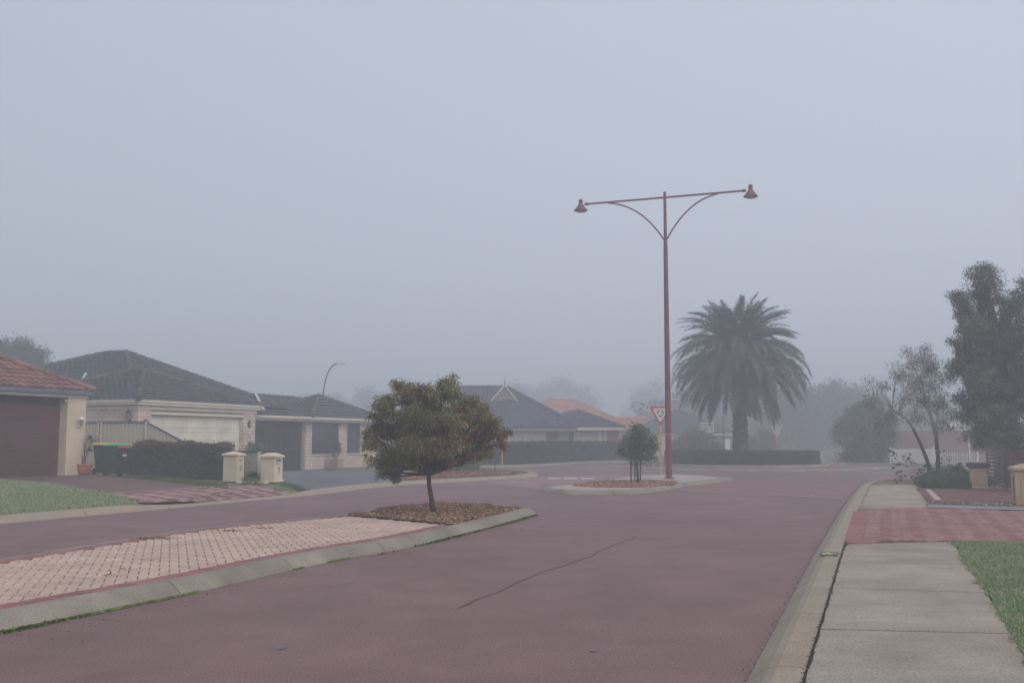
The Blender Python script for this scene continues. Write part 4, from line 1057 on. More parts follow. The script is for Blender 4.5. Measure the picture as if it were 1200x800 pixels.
# ---------------- bins
def bin_(px, py, h_, w_, body, lid, label, Y=None):
    p = at(px, py, hleft); o = empty('wheelie_bin', (p.x, p.y, hleft(p.x, p.y)), R(-8) + random.uniform(-.05, .05)); tag(o, label, 'bin', 'wheelie bins by the steel fence')
    a, d_ = w_ / 2, w_ * .55; b = MB(); k = .78
    b.raw([(-a * k, -d_ * k, .06), (a * k, -d_ * k, .06), (a * k, d_ * k, .06), (-a * k, d_ * k, .06), (-a, -d_, h_ * .93), (a, -d_, h_ * .93), (a, d_, h_ * .93), (-a, d_, h_ * .93), (-a * 1.06, -d_ * 1.06, h_ * .92), (a * 1.06, -d_ * 1.06, h_ * .92), (a * 1.06, d_ * 1.06, h_ * .92), (-a * 1.06, d_ * 1.06, h_ * .92), (-a * 1.06, -d_ * 1.06, h_ * .96), (a * 1.06, -d_ * 1.06, h_ * .96), (a * 1.06, d_ * 1.06, h_ * .96), (-a * 1.06, d_ * 1.06, h_ * .96)],
          [(3, 2, 1, 0)] + [(i, (i + 1) % 4, (i + 1) % 4 + 4, i + 4) for i in range(4)] + [(8 + i, 8 + (i + 1) % 4, 12 + (i + 1) % 4, 12 + i) for i in range(4)] + [(12, 13, 14, 15), (11, 10, 9, 8)])
    b.build('body', body, o)
    b = MB(); b.raw([(x * s_, y * s_, z) for s_, z in ((1.12, h_ * .95), (1.12, h_ * .985), (.8, h_ + .03)) for x, y in ((-a, -d_), (a, -d_), (a, d_), (-a, d_))], [(3, 2, 1, 0)] + [(i + 4 * q, (i + 1) % 4 + 4 * q, (i + 1) % 4 + 4 * q + 4, i + 4 * q + 4) for q in range(2) for i in range(4)] + [(8, 9, 10, 11)])
    b.build('lid', lid, o)
    for s_ in (-1, 1): MB().tube([(s_ * a * .82, -d_ * .85, .10), (s_ * a * .98, -d_ * .85, .10)], .10, 14).build('wheel', RUBBER, o)
    MB().tube([(-a * .85, d_ * 1.1, h_ * .94), (a * .85, d_ * 1.1, h_ * .94)], .016).build('handle', body, o); return o
bin_(124.5, 555.5, 1.02, .60, GREENB, LIDY, 'green wheelie bin with a yellow lid, leftmost of the three')
bin_(138, 556.8, 1.00, .60, GREENB, LIDG, 'green wheelie bin with a bright green lid in the middle')
rb = bin_(150, 557.2, .93, .46, DKBIN, LIDR, 'smaller dark wheelie bin with a red lid beside the hedge')
MB().box(-.07, .07, -.262, -.246, .62, .70).build('sticker', WHITE, rb)
# ---------------- terracotta pot and its plant
p = at(98.5, 556.5, hleft); POT = empty('terracotta_pot', (p.x, p.y, hleft(p.x, p.y))); tag(POT, 'round terracotta pot at the foot of the cream pier', 'pot')
MB().lathe([(.15, 0), (.20, .12), (.225, .27), (.23, .30), (.25, .31), (.25, .37), (.215, .37), (.20, .33)], 24).build('pot_body', TERRA, POT, smooth=True)
DR = empty('potted_dragon_tree', POT.location + Vector((0, 0, .33))); tag(DR, 'spiky dracaena with bare stems growing in the round terracotta pot', 'plant')
b = MB(); heads = [((-.02, 0, 0), (-.12, .02, .62)), ((.03, 0, 0), (.13, 0, .48)), ((.03, 0, .4), (.22, .02, .78)), ((0, 0, 0), (-.28, -.05, .24)), ((.0, 0, .1), (.05, .05, .85))]
LP = []; LD = []
for a, c in heads:
    limb(b, a, c, .02, .014, .12)
    for _ in range(26):
        v = Vector((random.gauss(0, 1), random.gauss(0, 1), random.gauss(.35, .6))).normalized(); LP.append(c); LD.append(v)
b.build('stem', BARK, DR)
link('foliage', leafmesh('foliage', np.array(LP), np.array(LD), .24, .022, np.arange(len(LP)) % 2, [L_D, leafm('reddish_spike', (.09, .05, .045))]), DR)

# ---------------- letterboxes
def rot(o, a): o.rotation_euler = (0, 0, a); return o
def lbox(px, py, hf, w_, d_, h_, m, label, num=None, kind='pyramid', rz=UANG, flare=0, Yadj=0):
    p = at(px, py, hf); z = hf(p.x, p.y) if callable(hf) else hf
    o = empty('letterbox', (p.x, p.y, z), rz); tag(o, label, 'letterbox')
    a, c = w_ / 2, d_ / 2; b = MB(); hb = h_ - .14
    if flare: b.box(-a - .04, a + .04, -c - .04, c + .04, 0, .07, bev=.015); b.box(-a, a, -c, c, .071, hb, bev=.01)
    else: b.box(-a, a, -c, c, 0, hb, bev=.01)
    b.build('body', m, o); r = MB(); e = .045; k = .12 if kind == 'pyramid' else .5
    A4 = [(-a - e, -c - e), (a + e, -c - e), (a + e, c + e), (-a - e, c + e)]; top = [(-a * k if kind != 'pyramid' else 0, 0), (a * k if kind != 'pyramid' else 0, 0)]
    kk = .06 if kind == 'pyramid' else .35
    r.raw([(x, y, hb + .001) for x, y in A4] + [(x, y, hb + .055) for x, y in A4] + [(x * kk, y * kk, h_) for x, y in A4], [(3, 2, 1, 0)] + [(i + 4 * q, (i + 1) % 4 + 4 * q, (i + 1) % 4 + 4 * q + 4, i + 4 * q + 4) for q in range(2) for i in range(4)] + [(8, 9, 10, 11)])
    r.build('cap', m, o); return o, a, c, hb
l5, a, c, hb = lbox(273.3, 563.8, hleft, .36, .50, .92, LBC, 'cream letterbox marked 5 with a pointed cap, left of the pair', rz=UANG)
# the street side is local -Y
MB().box(-.11, .11, -c - .006, -c - .001, hb - .20, hb - .08).build('slot_plate', LBC, l5); MB().box(-.10, .10, -c - .010, -c - .0062, hb - .145, hb - .12).build('slot', SIGNBK, l5)
b = MB()
for q in ((-.13, -.118, .16, .52), (.118, .13, .16, .52), (-.118, .118, .16, .172), (-.118, .118, .508, .52)): b.box(q[0], q[1], -c - .008, -c - .001, q[2], q[3])
b.build('door_edge', LBC, l5); text('5', .20, NUMC, l5, (0, -c - .008, .40), (R(90), 0, 0))
l7, a, c, hb = lbox(318, 564.8, hleft, .46, .48, .90, LBC, 'cream letterbox marked 7 with a flared base, right of the pair', kind='hip', rz=UANG, flare=1)
MB().box(-.13, .13, -c - .01, -c - .002, hb - .21, hb - .05).build('slot_plate', FLASH, l7); MB().box(-.12, .12, -c - .014, -c - .011, hb - .11, hb - .06).build('slot', SIGNBK, l7)
text('7', .24, NUMC, l7, (.02, -c - .010, .36), (R(90), 0, 0))
lr, a, c, hb = lbox(1206.5, 590.6, .11, .60, .52, .86, TAN, 'large tan rendered letterbox at the right edge beside the pebbles', kind='hip', rz=math.atan2(.937, .35) - R(90) + R(4))
b = MB()
for q in ((-.20, -.185, .10, .62), (.185, .2, .10, .62), (-.185, .185, .10, .115), (-.185, .185, .605, .62)): b.box(q[0], q[1], -c - .012, -c - .001, q[2], q[3])
b.build('door_edge', TAN, lr)
MB().box(-a - .012, -a - .001, -.10, -.085, .06, .60).build('side_groove', CAPD, lr)
pil, a, c, hb = lbox(1147, 572.6, .11, .42, .42, .74, TAN, 'short tan pillar with a flat dark cap in front of the slatted fence', kind='hip', rz=R(-18), flare=1)
bpy.data.objects.remove(pil.children[1]) if pil.children[1].name.startswith('cap') else None
pil.name = 'gate_pillar'; pil['category'] = 'pillar'
MB().box(-a - .07, a + .07, -c - .07, c + .07, hb + .002, hb + .13, bev=.02).build('cap', CAPD, pil)
b = MB()
for q in ((-.13, -.12, .14, .52), (.12, .13, .14, .52), (-.12, .12, .14, .15), (-.12, .12, .51, .52)): b.box(q[0], q[1], -c - .010, -c - .001, q[2], q[3])
b.build('panel_edge', TAN, pil)

# ---------------- slatted fence on the right
s0 = at(1157, 572.4, .1); s1 = at(1179.5, 573.4, .1); s0.y += 1.4; s0.x += 1.4 * (1157 - 600) / F; dS = (s1 - s0); angS = math.atan2(dS.y, dS.x)
SF = empty('slatted_fence', (s0.x, s0.y, .1), angS); tag(SF, 'low fence of horizontal grey and red brown slats beside the tan pillar', 'fence')
LS = dS.length; ns = 10
sl_ = MB().box(0, LS - .03, -.012, .012, 0, .07, bev=.003).mesh('slat', SLATG)
for k in range(ns): link('slat', sl_, SF, (0, 0, .06 + k * .105 + random.uniform(-.003, .003)))
LR = 3.2; sr_ = MB().box(LS + .03, LS + LR, -.012, .012, 0, .082, bev=.003).mesh('slat', SLATR)
for k in range(ns): link('slat', sr_, SF, (0, 0, .05 + k * .105))
for x in (0.02, LS * .38, LS * .75): MB().box(x - .02, x + .02, .013, .05, 0, 1.12).build('post', SLATG, SF)
MB().box(LS - .028, LS + .028, -.04, .04, 0, 1.13).build('post', POSTB, SF); MB().box(LS + 1.6, LS + 1.65, .013, .05, 0, 1.12).build('post', SLATR, SF)

# ---------------- white picket fence and brick wall across the side street
def picket(a, b_, h_, label, gap, solid=False, pw=.07):
    A_ = at(*a, .12); B_ = at(*b_, .12); d_ = B_ - A_; L_ = d_.length
    o = empty('picket_fence', (A_.x, A_.y, .12), math.atan2(d_.y, d_.x)); tag(o, label, 'fence')
    me = MB().raw([(0, 0, .05), (pw, 0, .05), (pw, 0, h_ - .05), (pw / 2, 0, h_), (0, 0, h_ - .05), (0, .018, .05), (pw, .018, .05), (pw, .018, h_ - .05), (pw / 2, .018, h_), (0, .018, h_ - .05)], [(0, 1, 2, 3, 4), (9, 8, 7, 6, 5), (0, 1, 6, 5), (1, 2, 7, 6), (2, 3, 8, 7), (3, 4, 9, 8), (4, 0, 5, 9)]).mesh('picket', WHITE)
    n_ = int(L_ / (pw + gap))
    for k in range(n_): link('picket', me, o, (k * (pw + gap), 0, 0))
    MB().box(0, L_, .02, .05, .18, .25).box(0, L_, .02, .05, h_ - .22, h_ - .15).build('rail', WHITE, o)
    if solid: MB().box(0, L_, .055, .07, .02, h_ - .08).build('backing_sheet', WHITE, o)
    for k in range(int(L_ / 2.2) + 1): MB().box(min(k * 2.2, L_ - .1) - .0, min(k * 2.2, L_ - .1) + .1, .021, .11, -.12, h_ + .06).build('post', WHITE, o)
    return o
picket((1043, 543.2), (1097, 543.6), .86, 'long white fence backed with sheet before the brown brick wall', .025, True)
picket((1099, 545.6), (1150, 547), .72, 'open white picket fence seen between the gum tree and pillar', .07)
BW = empty('brick_house', (at(1043, 540, .1).x + 1.0, 66, .0), math.atan2(.10, 1)); tag(BW, 'low brown brick house wall behind the white fence', 'house')
b = MB(); b.box(0, 9, 0, .2, -.3, 2.05); b.build('wall', brickmat('brown_wall_brick', (.20, .11, .09), (.25, .14, .11), (.24, .19, .16), .24, .09, vertical=True), BW)
MB().box(5.3, 5.4, -.04, 0, .0, 2.04).build('downpipe', WHITE, BW)
WS = empty('white_shed', (31.2, 70.5, 0), 0); tag(WS, 'white gabled shed end glimpsed through the big tree', 'shed')
b = MB(); b.box(0, 3.0, .12, 3.1, 0, 2.3); b.raw([(-.1, 0, 2.3), (3.1, 0, 2.3), (1.5, 0, 3.1), (-.1, 3.2, 2.3), (3.1, 3.2, 2.3), (1.5, 3.2, 3.1)], [(0, 1, 2), (3, 4, 5), (1, 2, 5, 4), (0, 2, 5, 3)]); b.build('wall', WHITE, WS)

# ---------------- far houses
H4 = empty('house', (pat(590, 514, 68).x, 68, 0), R(-3)); tag(H4, 'slate roofed house with a cream gablet behind the long hedge', 'house')
k4 = 68 / F
b = MB(); b.box(-9, 50 * k4, 0, 8, 0, 2.05).box(50 * k4, 82 * k4, .6, 8, 0, 2.05).box(82 * k4, 134 * k4, -.2, 8, 0, 2.1); b.build('wall', mat('cream_far_wall', (.47, .42, .35), .85), H4)
for q in ((50 * k4 + .01, 63 * k4, .58, .6), (77 * k4, 82 * k4 - .01, .58, .6), (120 * k4, 134 * k4, -.22, -.2)): MB().box(*q, 0, 2.04).build('brick_panel', BRKR, H4)
window(H4, 65 * k4, 76 * k4, .6, 1.75, .57, (), WHITE, WHITE); window(H4, 14 * k4, 36 * k4, .7, 1.75, -.02, (.5,), mat('pale_blind', (.42, .40, .36), .6), CREAMT)
MB().box(111 * k4, 113.5 * k4, -.28, -.2, 0, 2.1).box(117.5 * k4, 119.5 * k4, -.26, -.2, 0, 2.1).build('downpipe', CREAMT, H4)
MB().box(-9.3, 86 * k4, -.35, -.2, 2.05, 2.24).box(86 * k4, 139 * k4, -.62, -.5, 2.08, 2.26).build('gutter', CREAMT, H4)
zr4 = 2.22
hiproof(H4, -9.5, 5.4, -.4, 12, zr4, 3.05, ROOFG2, ridge=((-3.4, 5.2), (-.1, 5.2)), sub=2)
hiproof(H4, 60 * k4 - 3.4, 140 * k4, -.6, 7.4, zr4 + .03, 1.22, ROOFG2, ridge=((88 * k4, 3.3), (88 * k4 + .01, 3.31)), sub=2)
gx = -.1; gy = 3.6; gz = zr4 + 3.05
b = MB(); b.quadf([(gx - .95, gy - .5, gz - 1.05), (gx + .8, gy - .5, gz - 1.0), (gx - .0, gy - .5, gz)]); b.build('gable', mat('tan_gable', (.30, .24, .19), .8), H4)
b = MB(); b.tube([(gx - 1.0, gy - .56, gz - 1.12), (gx, gy - .56, gz + .03)], .07, 4).tube([(gx + .9, gy - .56, gz - 1.1), (gx, gy - .56, gz + .03)], .07, 4); b.build('barge_board', CREAMT, H4)
b = MB(); tileplane(b, [(gx - 1.0, gy - .6, gz - 1.05), (gx - 1.0, gy + 2.5, gz - 1.05), (gx, gy + 1.6, gz), (gx, gy - .6, gz)], sub=2); tileplane(b, [(gx + .85, gy - .6, gz - 1.0), (gx + .85, gy + 2.5, gz - 1.0), (gx, gy + 1.6, gz), (gx, gy - .6, gz)], sub=2); b.build('gablet_roof', ROOFG2, H4, 'stuff')
MB().tube([(gx, gy - .56, gz), (gx, gy - .56, gz + .2), (gx, gy - .56, gz + .55)], [.05, .03, .012], 6).build('finial', CAPD, H4)
H5 = empty('house', (pat(622, 514, 92).x, 92, 0), R(-6)); tag(H5, 'hazy house with a broad orange tiled roof far behind the slate one', 'house')
k5 = 92 / F
MB().box(0, 150 * k5, 0, 10, 0, 2.4).build('wall', CREAM, H5)
hiproof(H5, -1.5, 128 * k5, -.4, 10.4, 2.3, 2.95, ROOFO, ridge=((13 * k5, 5), (46 * k5, 5)), sub=2)
hiproof(H5, 70 * k5, 158 * k5, -1.4, 6, 2.3, 1.12, ROOFO, ridge=((93 * k5, 2.3), (132 * k5, 2.3)), sub=2)
H6 = empty('house', (pat(765, 514, 84).x, 84, 0), R(4)); tag(H6, 'faint grey roofed house in the mist left of the palm', 'house')
k6 = 84 / F
MB().box(0, 88 * k6, 0, 8, 0, 2.1).build('wall', CREAM, H6); hiproof(H6, -.4, 92 * k6, -.4, 8.4, 2.05, 1.85, ROOFG2, ridge=((38 * k6, 3.8), (46 * k6, 3.8)), sub=2)
H7 = empty('house', (pat(418, 514, 100).x, 100, 0), 0); tag(H7, 'distant grey roof corner just left of the island tree crown', 'house')
MB().box(0, 14, 0, 8, 0, 2.4).build('wall', CREAM, H7); hiproof(H7, -.5, 15, -.5, 8.5, 2.4, 1.9, ROOFG2, ridge=((4, 4), (10, 4)), sub=2)
SH = empty('garage_shed', (pat(818, 514, 80).x, 80, 0), 0); tag(SH, 'low grey shed behind the roundabout left of the palm trunk', 'shed'); k8 = 80 / F
MB().box(0, 38 * k8, 0, 5, 0, 1.75).build('wall', mat('grey_shed', (.20, .20, .21), .8), SH); MB().box(31 * k8, 37 * k8, -.04, -.002, 0, 1.5).build('door', WHITE, SH); MB().box(-.2, 39 * k8, -.2, 5.2, 1.75, 1.9).build('roof', FLASH, SH)

# ================================================================ STREET FURNITURE
lb = at(784, 560.5, .12); LPR = empty('street_lamp', lb); tag(LPR, 'tall oxide red lamp post with two bell shaped heads on a long cross arm', 'street lamp')
top = pat(780.5, 225, lb.y).z - lb.z; za = pat(780.5, 231.4, lb.y).z - lb.z; zbr = pat(780.5, 281, lb.y).z - lb.z
MB().tube([(0, 0, 0), (0, 0, .5), (0, 0, zbr - .3), (0, 0, zbr), (0, 0, top)], [.115, .112, .075, .062, .05], 12).build('pole', LAMPRED, LPR, smooth=False)
MB().lathe([(.19, 0), (.19, .025), (.13, .03), (.12, .06)], 16).build('base_plate', LAMPRED, LPR)
MB().lathe([(.106, 1.52), (.106, 1.57)], 12).build('yellow_band', YELLOW, LPR)
DA = Vector((.937, -.35, 0)); tl = t_at(687, lb, DA); tr_ = t_at(879.5, lb, DA)
MB().tube([DA * tl + Vector((0, 0, za)), DA * tr_ + Vector((0, 0, za))], .036, 8).build('cross_arm', LAMPRED, LPR)
for t_, pxj in ((tl, 715), (tr_, 846)):
    tj = t_at(pxj, lb, DA); pts = []
    P0, P1, P2 = DA * (.05 * (1 if tj > 0 else -1)) + Vector((0, 0, zbr)), DA * tj * .42 + Vector((0, 0, za - .18)), DA * tj + Vector((0, 0, za - .03))
    for i in range(15):
        q = i / 14; pts.append(P0 * (1 - q) ** 2 + P1 * 2 * q * (1 - q) + P2 * q * q)
    MB().tube(pts, .028, 7).build('brace', LAMPRED, LPR)
    c = DA * (t_ + (.16 if t_ > 0 else -.16)) + Vector((0, 0, za))
    hd_ = MB().lathe([(.03, .20), (.07, .185), (.08, .12), (.07, .05), (.09, .0), (.13, -.07), (.19, -.15), (.245, -.20), (.25, -.235), (.235, -.245)][::-1], 18, c).build('lamp_head', LAMPHD, LPR, smooth=False)
    MB().lathe([(.22, -.24), (.18, -.27), (.09, -.29), (.01, -.295)][::-1], 16, c).build('glass', LENS, hd_)
    MB().tube([DA * t_ * .955 + Vector((0, 0, za)), DA * t_ + Vector((0, 0, za))], .055, 8).build('arm_collar', LAMPHD, LPR)
def tri_sign(base, hb, side, label, front=True, rz=0, ptop=None):
    o = empty('give_way_sign', base, rz); tag(o, label, 'road sign'); h_ = side * .866
    MB().tube([(0, .03, 0), (0, .03, hb + (h_ * .9 if front else h_ * .92))], .034, 10).build('post', YELLOW, o)
    def tri(s_, y, th_, m, name, dz=0):
        c = Vector((0, 0, hb + h_ * 2 / 3)); rr = side / math.sqrt(3) * s_; n = []
        for k in range(3):
            an = R(-90 + 120 * k); cx, cz = rr * math.cos(an), rr * math.sin(an); cr = .03
            for q in (-50, 0, 50): n.append((cx - .06 * math.cos(an) * s_ + cr * math.cos(an + R(q)) * 1.6, cz - .06 * math.sin(an) * s_ + cr * math.sin(an + R(q)) * 1.6))
        m_ = MB(); k = len(n); m_.raw([(x, y - th_, c.z + z) for x, z in n] + [(x, y, c.z + z) for x, z in n], [tuple(range(k)), tuple(range(2 * k - 1, k - 1, -1))] + [(i, (i + 1) % k, k + (i + 1) % k, k + i) for i in range(k)])
        return m_.build(name, m, o)
    pn = tri(1, -.01, .004, SIGNGR if not front else SIGNRED, 'sign_plate')
    if front:
        tri(.70, -.0145, .001, SIGNWH, 'white_panel'); c = Vector((0, -.018, hb + h_ * .66)); r0_, r1_ = .092, .128
        m_ = MB()
        for k in range(3):
            a0 = R(100 + 120 * k); a1 = a0 + R(74); vs = []; n = 8
            for i in range(n + 1):
                a = a0 + (a1 - a0) * i / n; vs += [(c.x + r0_ * math.cos(a), c.y, c.z + r0_ * math.sin(a)), (c.x + r1_ * math.cos(a), c.y, c.z + r1_ * math.sin(a))]
            m_.raw(vs, [(2 * i, 2 * i + 1, 2 * i + 3, 2 * i + 2) for i in range(n)])
            e = a1; rm = (r0_ + r1_) / 2; m_.raw([(c.x + (r0_ - .022) * math.cos(e), c.y, c.z + (r0_ - .022) * math.sin(e)), (c.x + (r1_ + .022) * math.cos(e), c.y, c.z + (r1_ + .022) * math.sin(e)), (c.x + rm * math.cos(e + R(24)), c.y, c.z + rm * math.sin(e + R(24)))], [(0, 1, 2)])
        m_.build('roundabout_arrows', SIGNBK, o)
    for z in (hb + h_ * .35, hb + h_ * .75): MB().box(-.05, .05, -.009, .062, z, z + .03).build('bracket', FLASH, o)
    return o
sb = at(774.8, 556.5, .12); hbs = pat(774.8, 498, sb.y).z - .12
gs = tri_sign(sb, hbs, .80, 'red and white give way sign with roundabout arrows on a yellow post')
MB().lathe([(.042, 1.18), (.042, 1.22)], 10, (0, .03, 0)).build('band', CAPD, gs)
sb2 = at(910.5, 540, .12); sb2 = Vector((pat(910.5, 514, 61.5).x, 61.5, 0)); hb2 = pat(910.5, 512, 61.5).z
tri_sign(Vector((sb2.x, sb2.y, .0)), hb2, .80, 'grey back of a triangular sign on a yellow post right of the palm', False)
p3 = at(588.5, 548.5, .12); MB().tube([(0, 0, -.12), (0, 0, 1.5)], .034, 8).build('yellow_post', YELLOW, None)
yp = bpy.data.objects['yellow_post']; yp.location = (pat(588.5, 514, 53.9).x, 53.6, .12); tag(yp, 'plain yellow post before the long hedge, right of the island tree crown', 'post')
p4 = at(580, 553.5, .12); st_ = MB().tube([(0, 0, 0), (0, 0, .62)], .018, 5).build('garden_stake', STALK, None); st_.location = p4; tag(st_, 'thin short stake standing in the red mulch corner', 'stake')
# curved street light behind the gate house
ll = Vector((pat(378, 514, 66).x, 66, 0)); SL2 = empty('street_light', ll); tag(SL2, 'slim street light with a curved red arm above the grey roofs', 'street lamp')
zt = pat(378, 465, 66).z; xr = pat(405, 426, 66).x - ll.x; ztop = pat(400, 426, 66).z; pts = [(0, 0, 0), (0, 0, zt)]
for i in range(1, 11):
    a = R(9 * i); pts.append((xr * .62 * (1 - math.cos(a)), 0, zt + (ztop - zt) * math.sin(a)))
MB().tube(pts, [.07, .055] + [.045] * 10, 8).build('pole', LAMPRED, SL2)
MB().raw([(xr * .58, -.06, ztop + .03), (xr * .62, -.13, ztop - .05), (xr * 1.0, -.07, ztop - .04), (xr * 1.0, .07, ztop - .04), (xr * .62, .13, ztop - .05), (xr * .58, .06, ztop + .03), (xr * .95, .04, ztop + .03), (xr * .95, -.04, ztop + .03)], [(0, 1, 2, 7), (5, 6, 3, 4), (0, 7, 6, 5), (1, 4, 3, 2), (7, 2, 3, 6), (0, 5, 4, 1)]).build('lamp_head', SIGNGR, SL2)
# basketball hoop
bh = Vector((pat(828, 514, 78).x, 78, 0)); BH = empty('basketball_hoop', bh); tag(BH, 'white outlined basketball backboard and hoop in the mist left of the palm', 'basketball hoop')
kb = 78 / F; zc0, zc1 = pat(828, 506.5, 78).z, pat(828, 495, 78).z; hw = 9 * kb
MB().tube([(0, .5, 0), (0, .5, zc0 - .1), (0, .05, zc0 + .3)], .05, 8).build('pole', SIGNGR, BH)
MB().box(-hw, hw, 0, .02, zc0, zc1).build('backboard', mat('misty_backboard', (.30, .31, .34), .4), BH)
b = MB(); t = .055
for q in ((-hw, hw, zc0, zc0 + t), (-hw, hw, zc1 - t, zc1), (-hw, -hw + t, zc0 + t, zc1 - t), (hw - t, hw, zc0 + t, zc1 - t), (-.25, .25, zc0 + .42, zc0 + .46), (-.25, -.21, zc0 + .12, zc0 + .42), (.21, .25, zc0 + .12, zc0 + .42)): b.box(q[0], q[1], -.02, -.001, q[2], q[3])
b.build('white_outline', WHITE, BH)
b = MB(); ring = [(.225 * math.cos(k * .3927), -.30 + .225 * math.sin(k * .3927), zc0 + .1) for k in range(17)]; b.tube(ring, .014, 5, cap=False)
b.build('ring', WHITE, BH); b = MB()
for k in range(10): a = k * .628; b.tube([(.22 * math.cos(a), -.3 + .22 * math.sin(a), zc0 + .1), (.12 * math.cos(a + .3), -.3 + .12 * math.sin(a + .3), zc0 - .25)], .008, 3)
b.build('net', WHITE, BH)
pp = MB().tube([(0, 0, 0), (0, 0, pat(848.5, 478, 76).z)], [.07, .05], 8).build('flag_pole', LAMPRED, None); pp.location = (pat(848.5, 514, 76).x, 76, 0); tag(pp, 'thin faded red pole rising beside the palm trunk', 'pole')

# ================================================================ VEGETATION
def blobw(bl, Y, base=(0, 0, 0), depth=1.0):
    k = Y / F; out = []
    for i, q in enumerate(bl):
        px, py, r_ = q[:3]; dy = q[3] if len(q) > 3 else ((i * 37 % 11) / 11 - .5) * r_ * k * 1.2 * depth
        p = pat(px, py, Y); out.append((p.x - base[0], p.y - base[1] + dy, p.z - base[2], r_ * k))
    return out
def tree(name, label, cat, base, blobs, n, clumps, spread, ll, lw, mats, weights=None, trunk=None, tr=.12, bark=BARK, group=None, down=0., sub=10, shell=.55, squash=.85, limbs=None, colblob=None):
    o = empty(name, base); tag(o, label, cat, group); b = MB(); B = blobs
    cx = sum(q[0] for q in B) / len(B); low = min(q[2] - q[3] for q in B); fork = trunk or [(0, 0, 0), (cx * .15, 0, max(.3, low * .8 + .2))]
    pts = [Vector(p) for p in fork]; nn = len(pts); b.tube(pts, [tr * (1.25 if i == 0 else 1 - .35 * i / nn) for i in range(nn)], 9); tip = pts[-1]
    P, D, ci, C = crown_points(B, n, clumps, spread, squash, shell)
    for q in B:
        c = Vector(q[:3]); lp = limb(b, tip, c, tr * .5, tr * .14, .12, 6)
        near = sorted(range(len(C)), key=lambda k: (Vector(C[k]) - c).length)[:sub]
        for k in near: limb(b, lp[random.randrange(2, len(lp))], C[k], tr * .16, tr * .04, .12, 4, n=3)
    b.build('trunk', bark, o, smooth=True)
    D2 = D * .6 + RNG.normal(size=P.shape) * .8; D2[:, 2] -= down
    if callable(weights): mi = weights(P, ci, C)
    else:
        wt = np.array(weights or [1 / len(mats)] * len(mats)); cm = RNG.choice(len(mats), clumps, p=wt / wt.sum()); mi = cm[ci]; sw = RNG.random(len(P)) < .22; mi[sw] = RNG.choice(len(mats), sw.sum(), p=wt / wt.sum())
    link('crown', leafmesh('crown', P, D2, ll, lw, mi, mats), o); return o

# --- small bottlebrush-like tree on the main island
tb = at(507.5, 600.5, .13); kt = tb.y / F
bl = [(455, 478, 19), (480, 462, 20), (447, 500, 20), (500, 463, 20), (528, 458, 17), (548, 474, 19), (565, 490, 18), (576, 505, 16), (560, 515, 18), (490, 490, 26), (525, 492, 26), (438, 515, 13), (455, 530, 17), (447, 545, 11), (480, 520, 20), (508, 515, 20), (540, 525, 17), (585, 512, 9), (524, 447, 9), (470, 452, 10), (433, 508, 9), (470, 540, 9), (530, 538, 8), (570, 528, 9), (452, 468, 8), (575, 495, 10), (492, 528, 14), (462, 552, 7), (520, 530, 13), (510, 500, 24), (470, 505, 20), (552, 533, 8), (430, 522, 7), (483, 545, 6), (505, 478, 20), (590, 520, 6), (450, 556, 6), (463, 560, 5), (530, 441, 5), (515, 450, 6), (462, 450, 5), (436, 486, 6), (566, 478, 6), (592, 505, 5), (474, 533, 13), (494, 540, 10), (516, 541, 10), (438, 536, 10), (456, 544, 10), (536, 536, 11), (560, 532, 8), (484, 524, 18), (512, 524, 18), (546, 515, 16)]
B = blobw(bl, tb.y, tb, 1.6)
B = [(x, y, z, r) for x, y, z, r in B] + [(B[9][0], -.5, B[9][2], B[9][3] * .9), (B[10][0], .5, B[10][2], B[10][3] * .9), (B[9][0], .6, B[9][2], B[9][3] * .8), (B[10][0], -.55, B[10][2], B[10][3] * .8), (0, -.5, B[14][2], .3), (-.35, -.55, B[14][2], .3), (.35, -.55, B[14][2], .3), (-.1, .55, B[14][2], .3)]
redc = [((560, 500), 26), ((525, 515), 22), ((440, 505), 16), ((545, 478), 14), ((495, 465), 12), ((585, 512), 14), ((470, 455), 9), ((450, 535), 9), ((527, 540), 12)]
redw = [(pat(c[0][0], c[0][1], tb.y) - tb, c[1] * kt) for c in redc]
def bbw(P, ci, C):
    pr = np.zeros(len(C))
    for c, r_ in redw: pr = np.maximum(pr, .68 * np.exp(-((C[:, 0] - c.x) ** 2 + (C[:, 2] - c.z) ** 2) / (r_ * .9) ** 2))
    cm = np.where(RNG.random(len(C)) < np.maximum(pr, .07), 1, 0); y_ = RNG.random(len(C)) < .03; cm[y_] = 3; g = (cm == 0) & (RNG.random(len(C)) < .4); cm[g] = 2
    m_ = cm[ci]; s_ = RNG.random(len(P)); m_[s_ < .06] = 0; m_[(s_ > .95)] = 1; m_[s_ > .992] = 3; return m_
tree('island_tree', 'small round tree with drooping green, rusty red and yellow leaves on the mulched island', 'tree', tb, B, 72000, 2300, .045, .075, .017, [L_G, L_R, leafm('olive', (.215, .225, .09)), L_Y], bbw, trunk=[(0, 0, 0), (-.03, 0, .25), (-.08, .02, .5), (-.09, .02, .70)], tr=.052, down=1.1, sub=7, shell=.1)
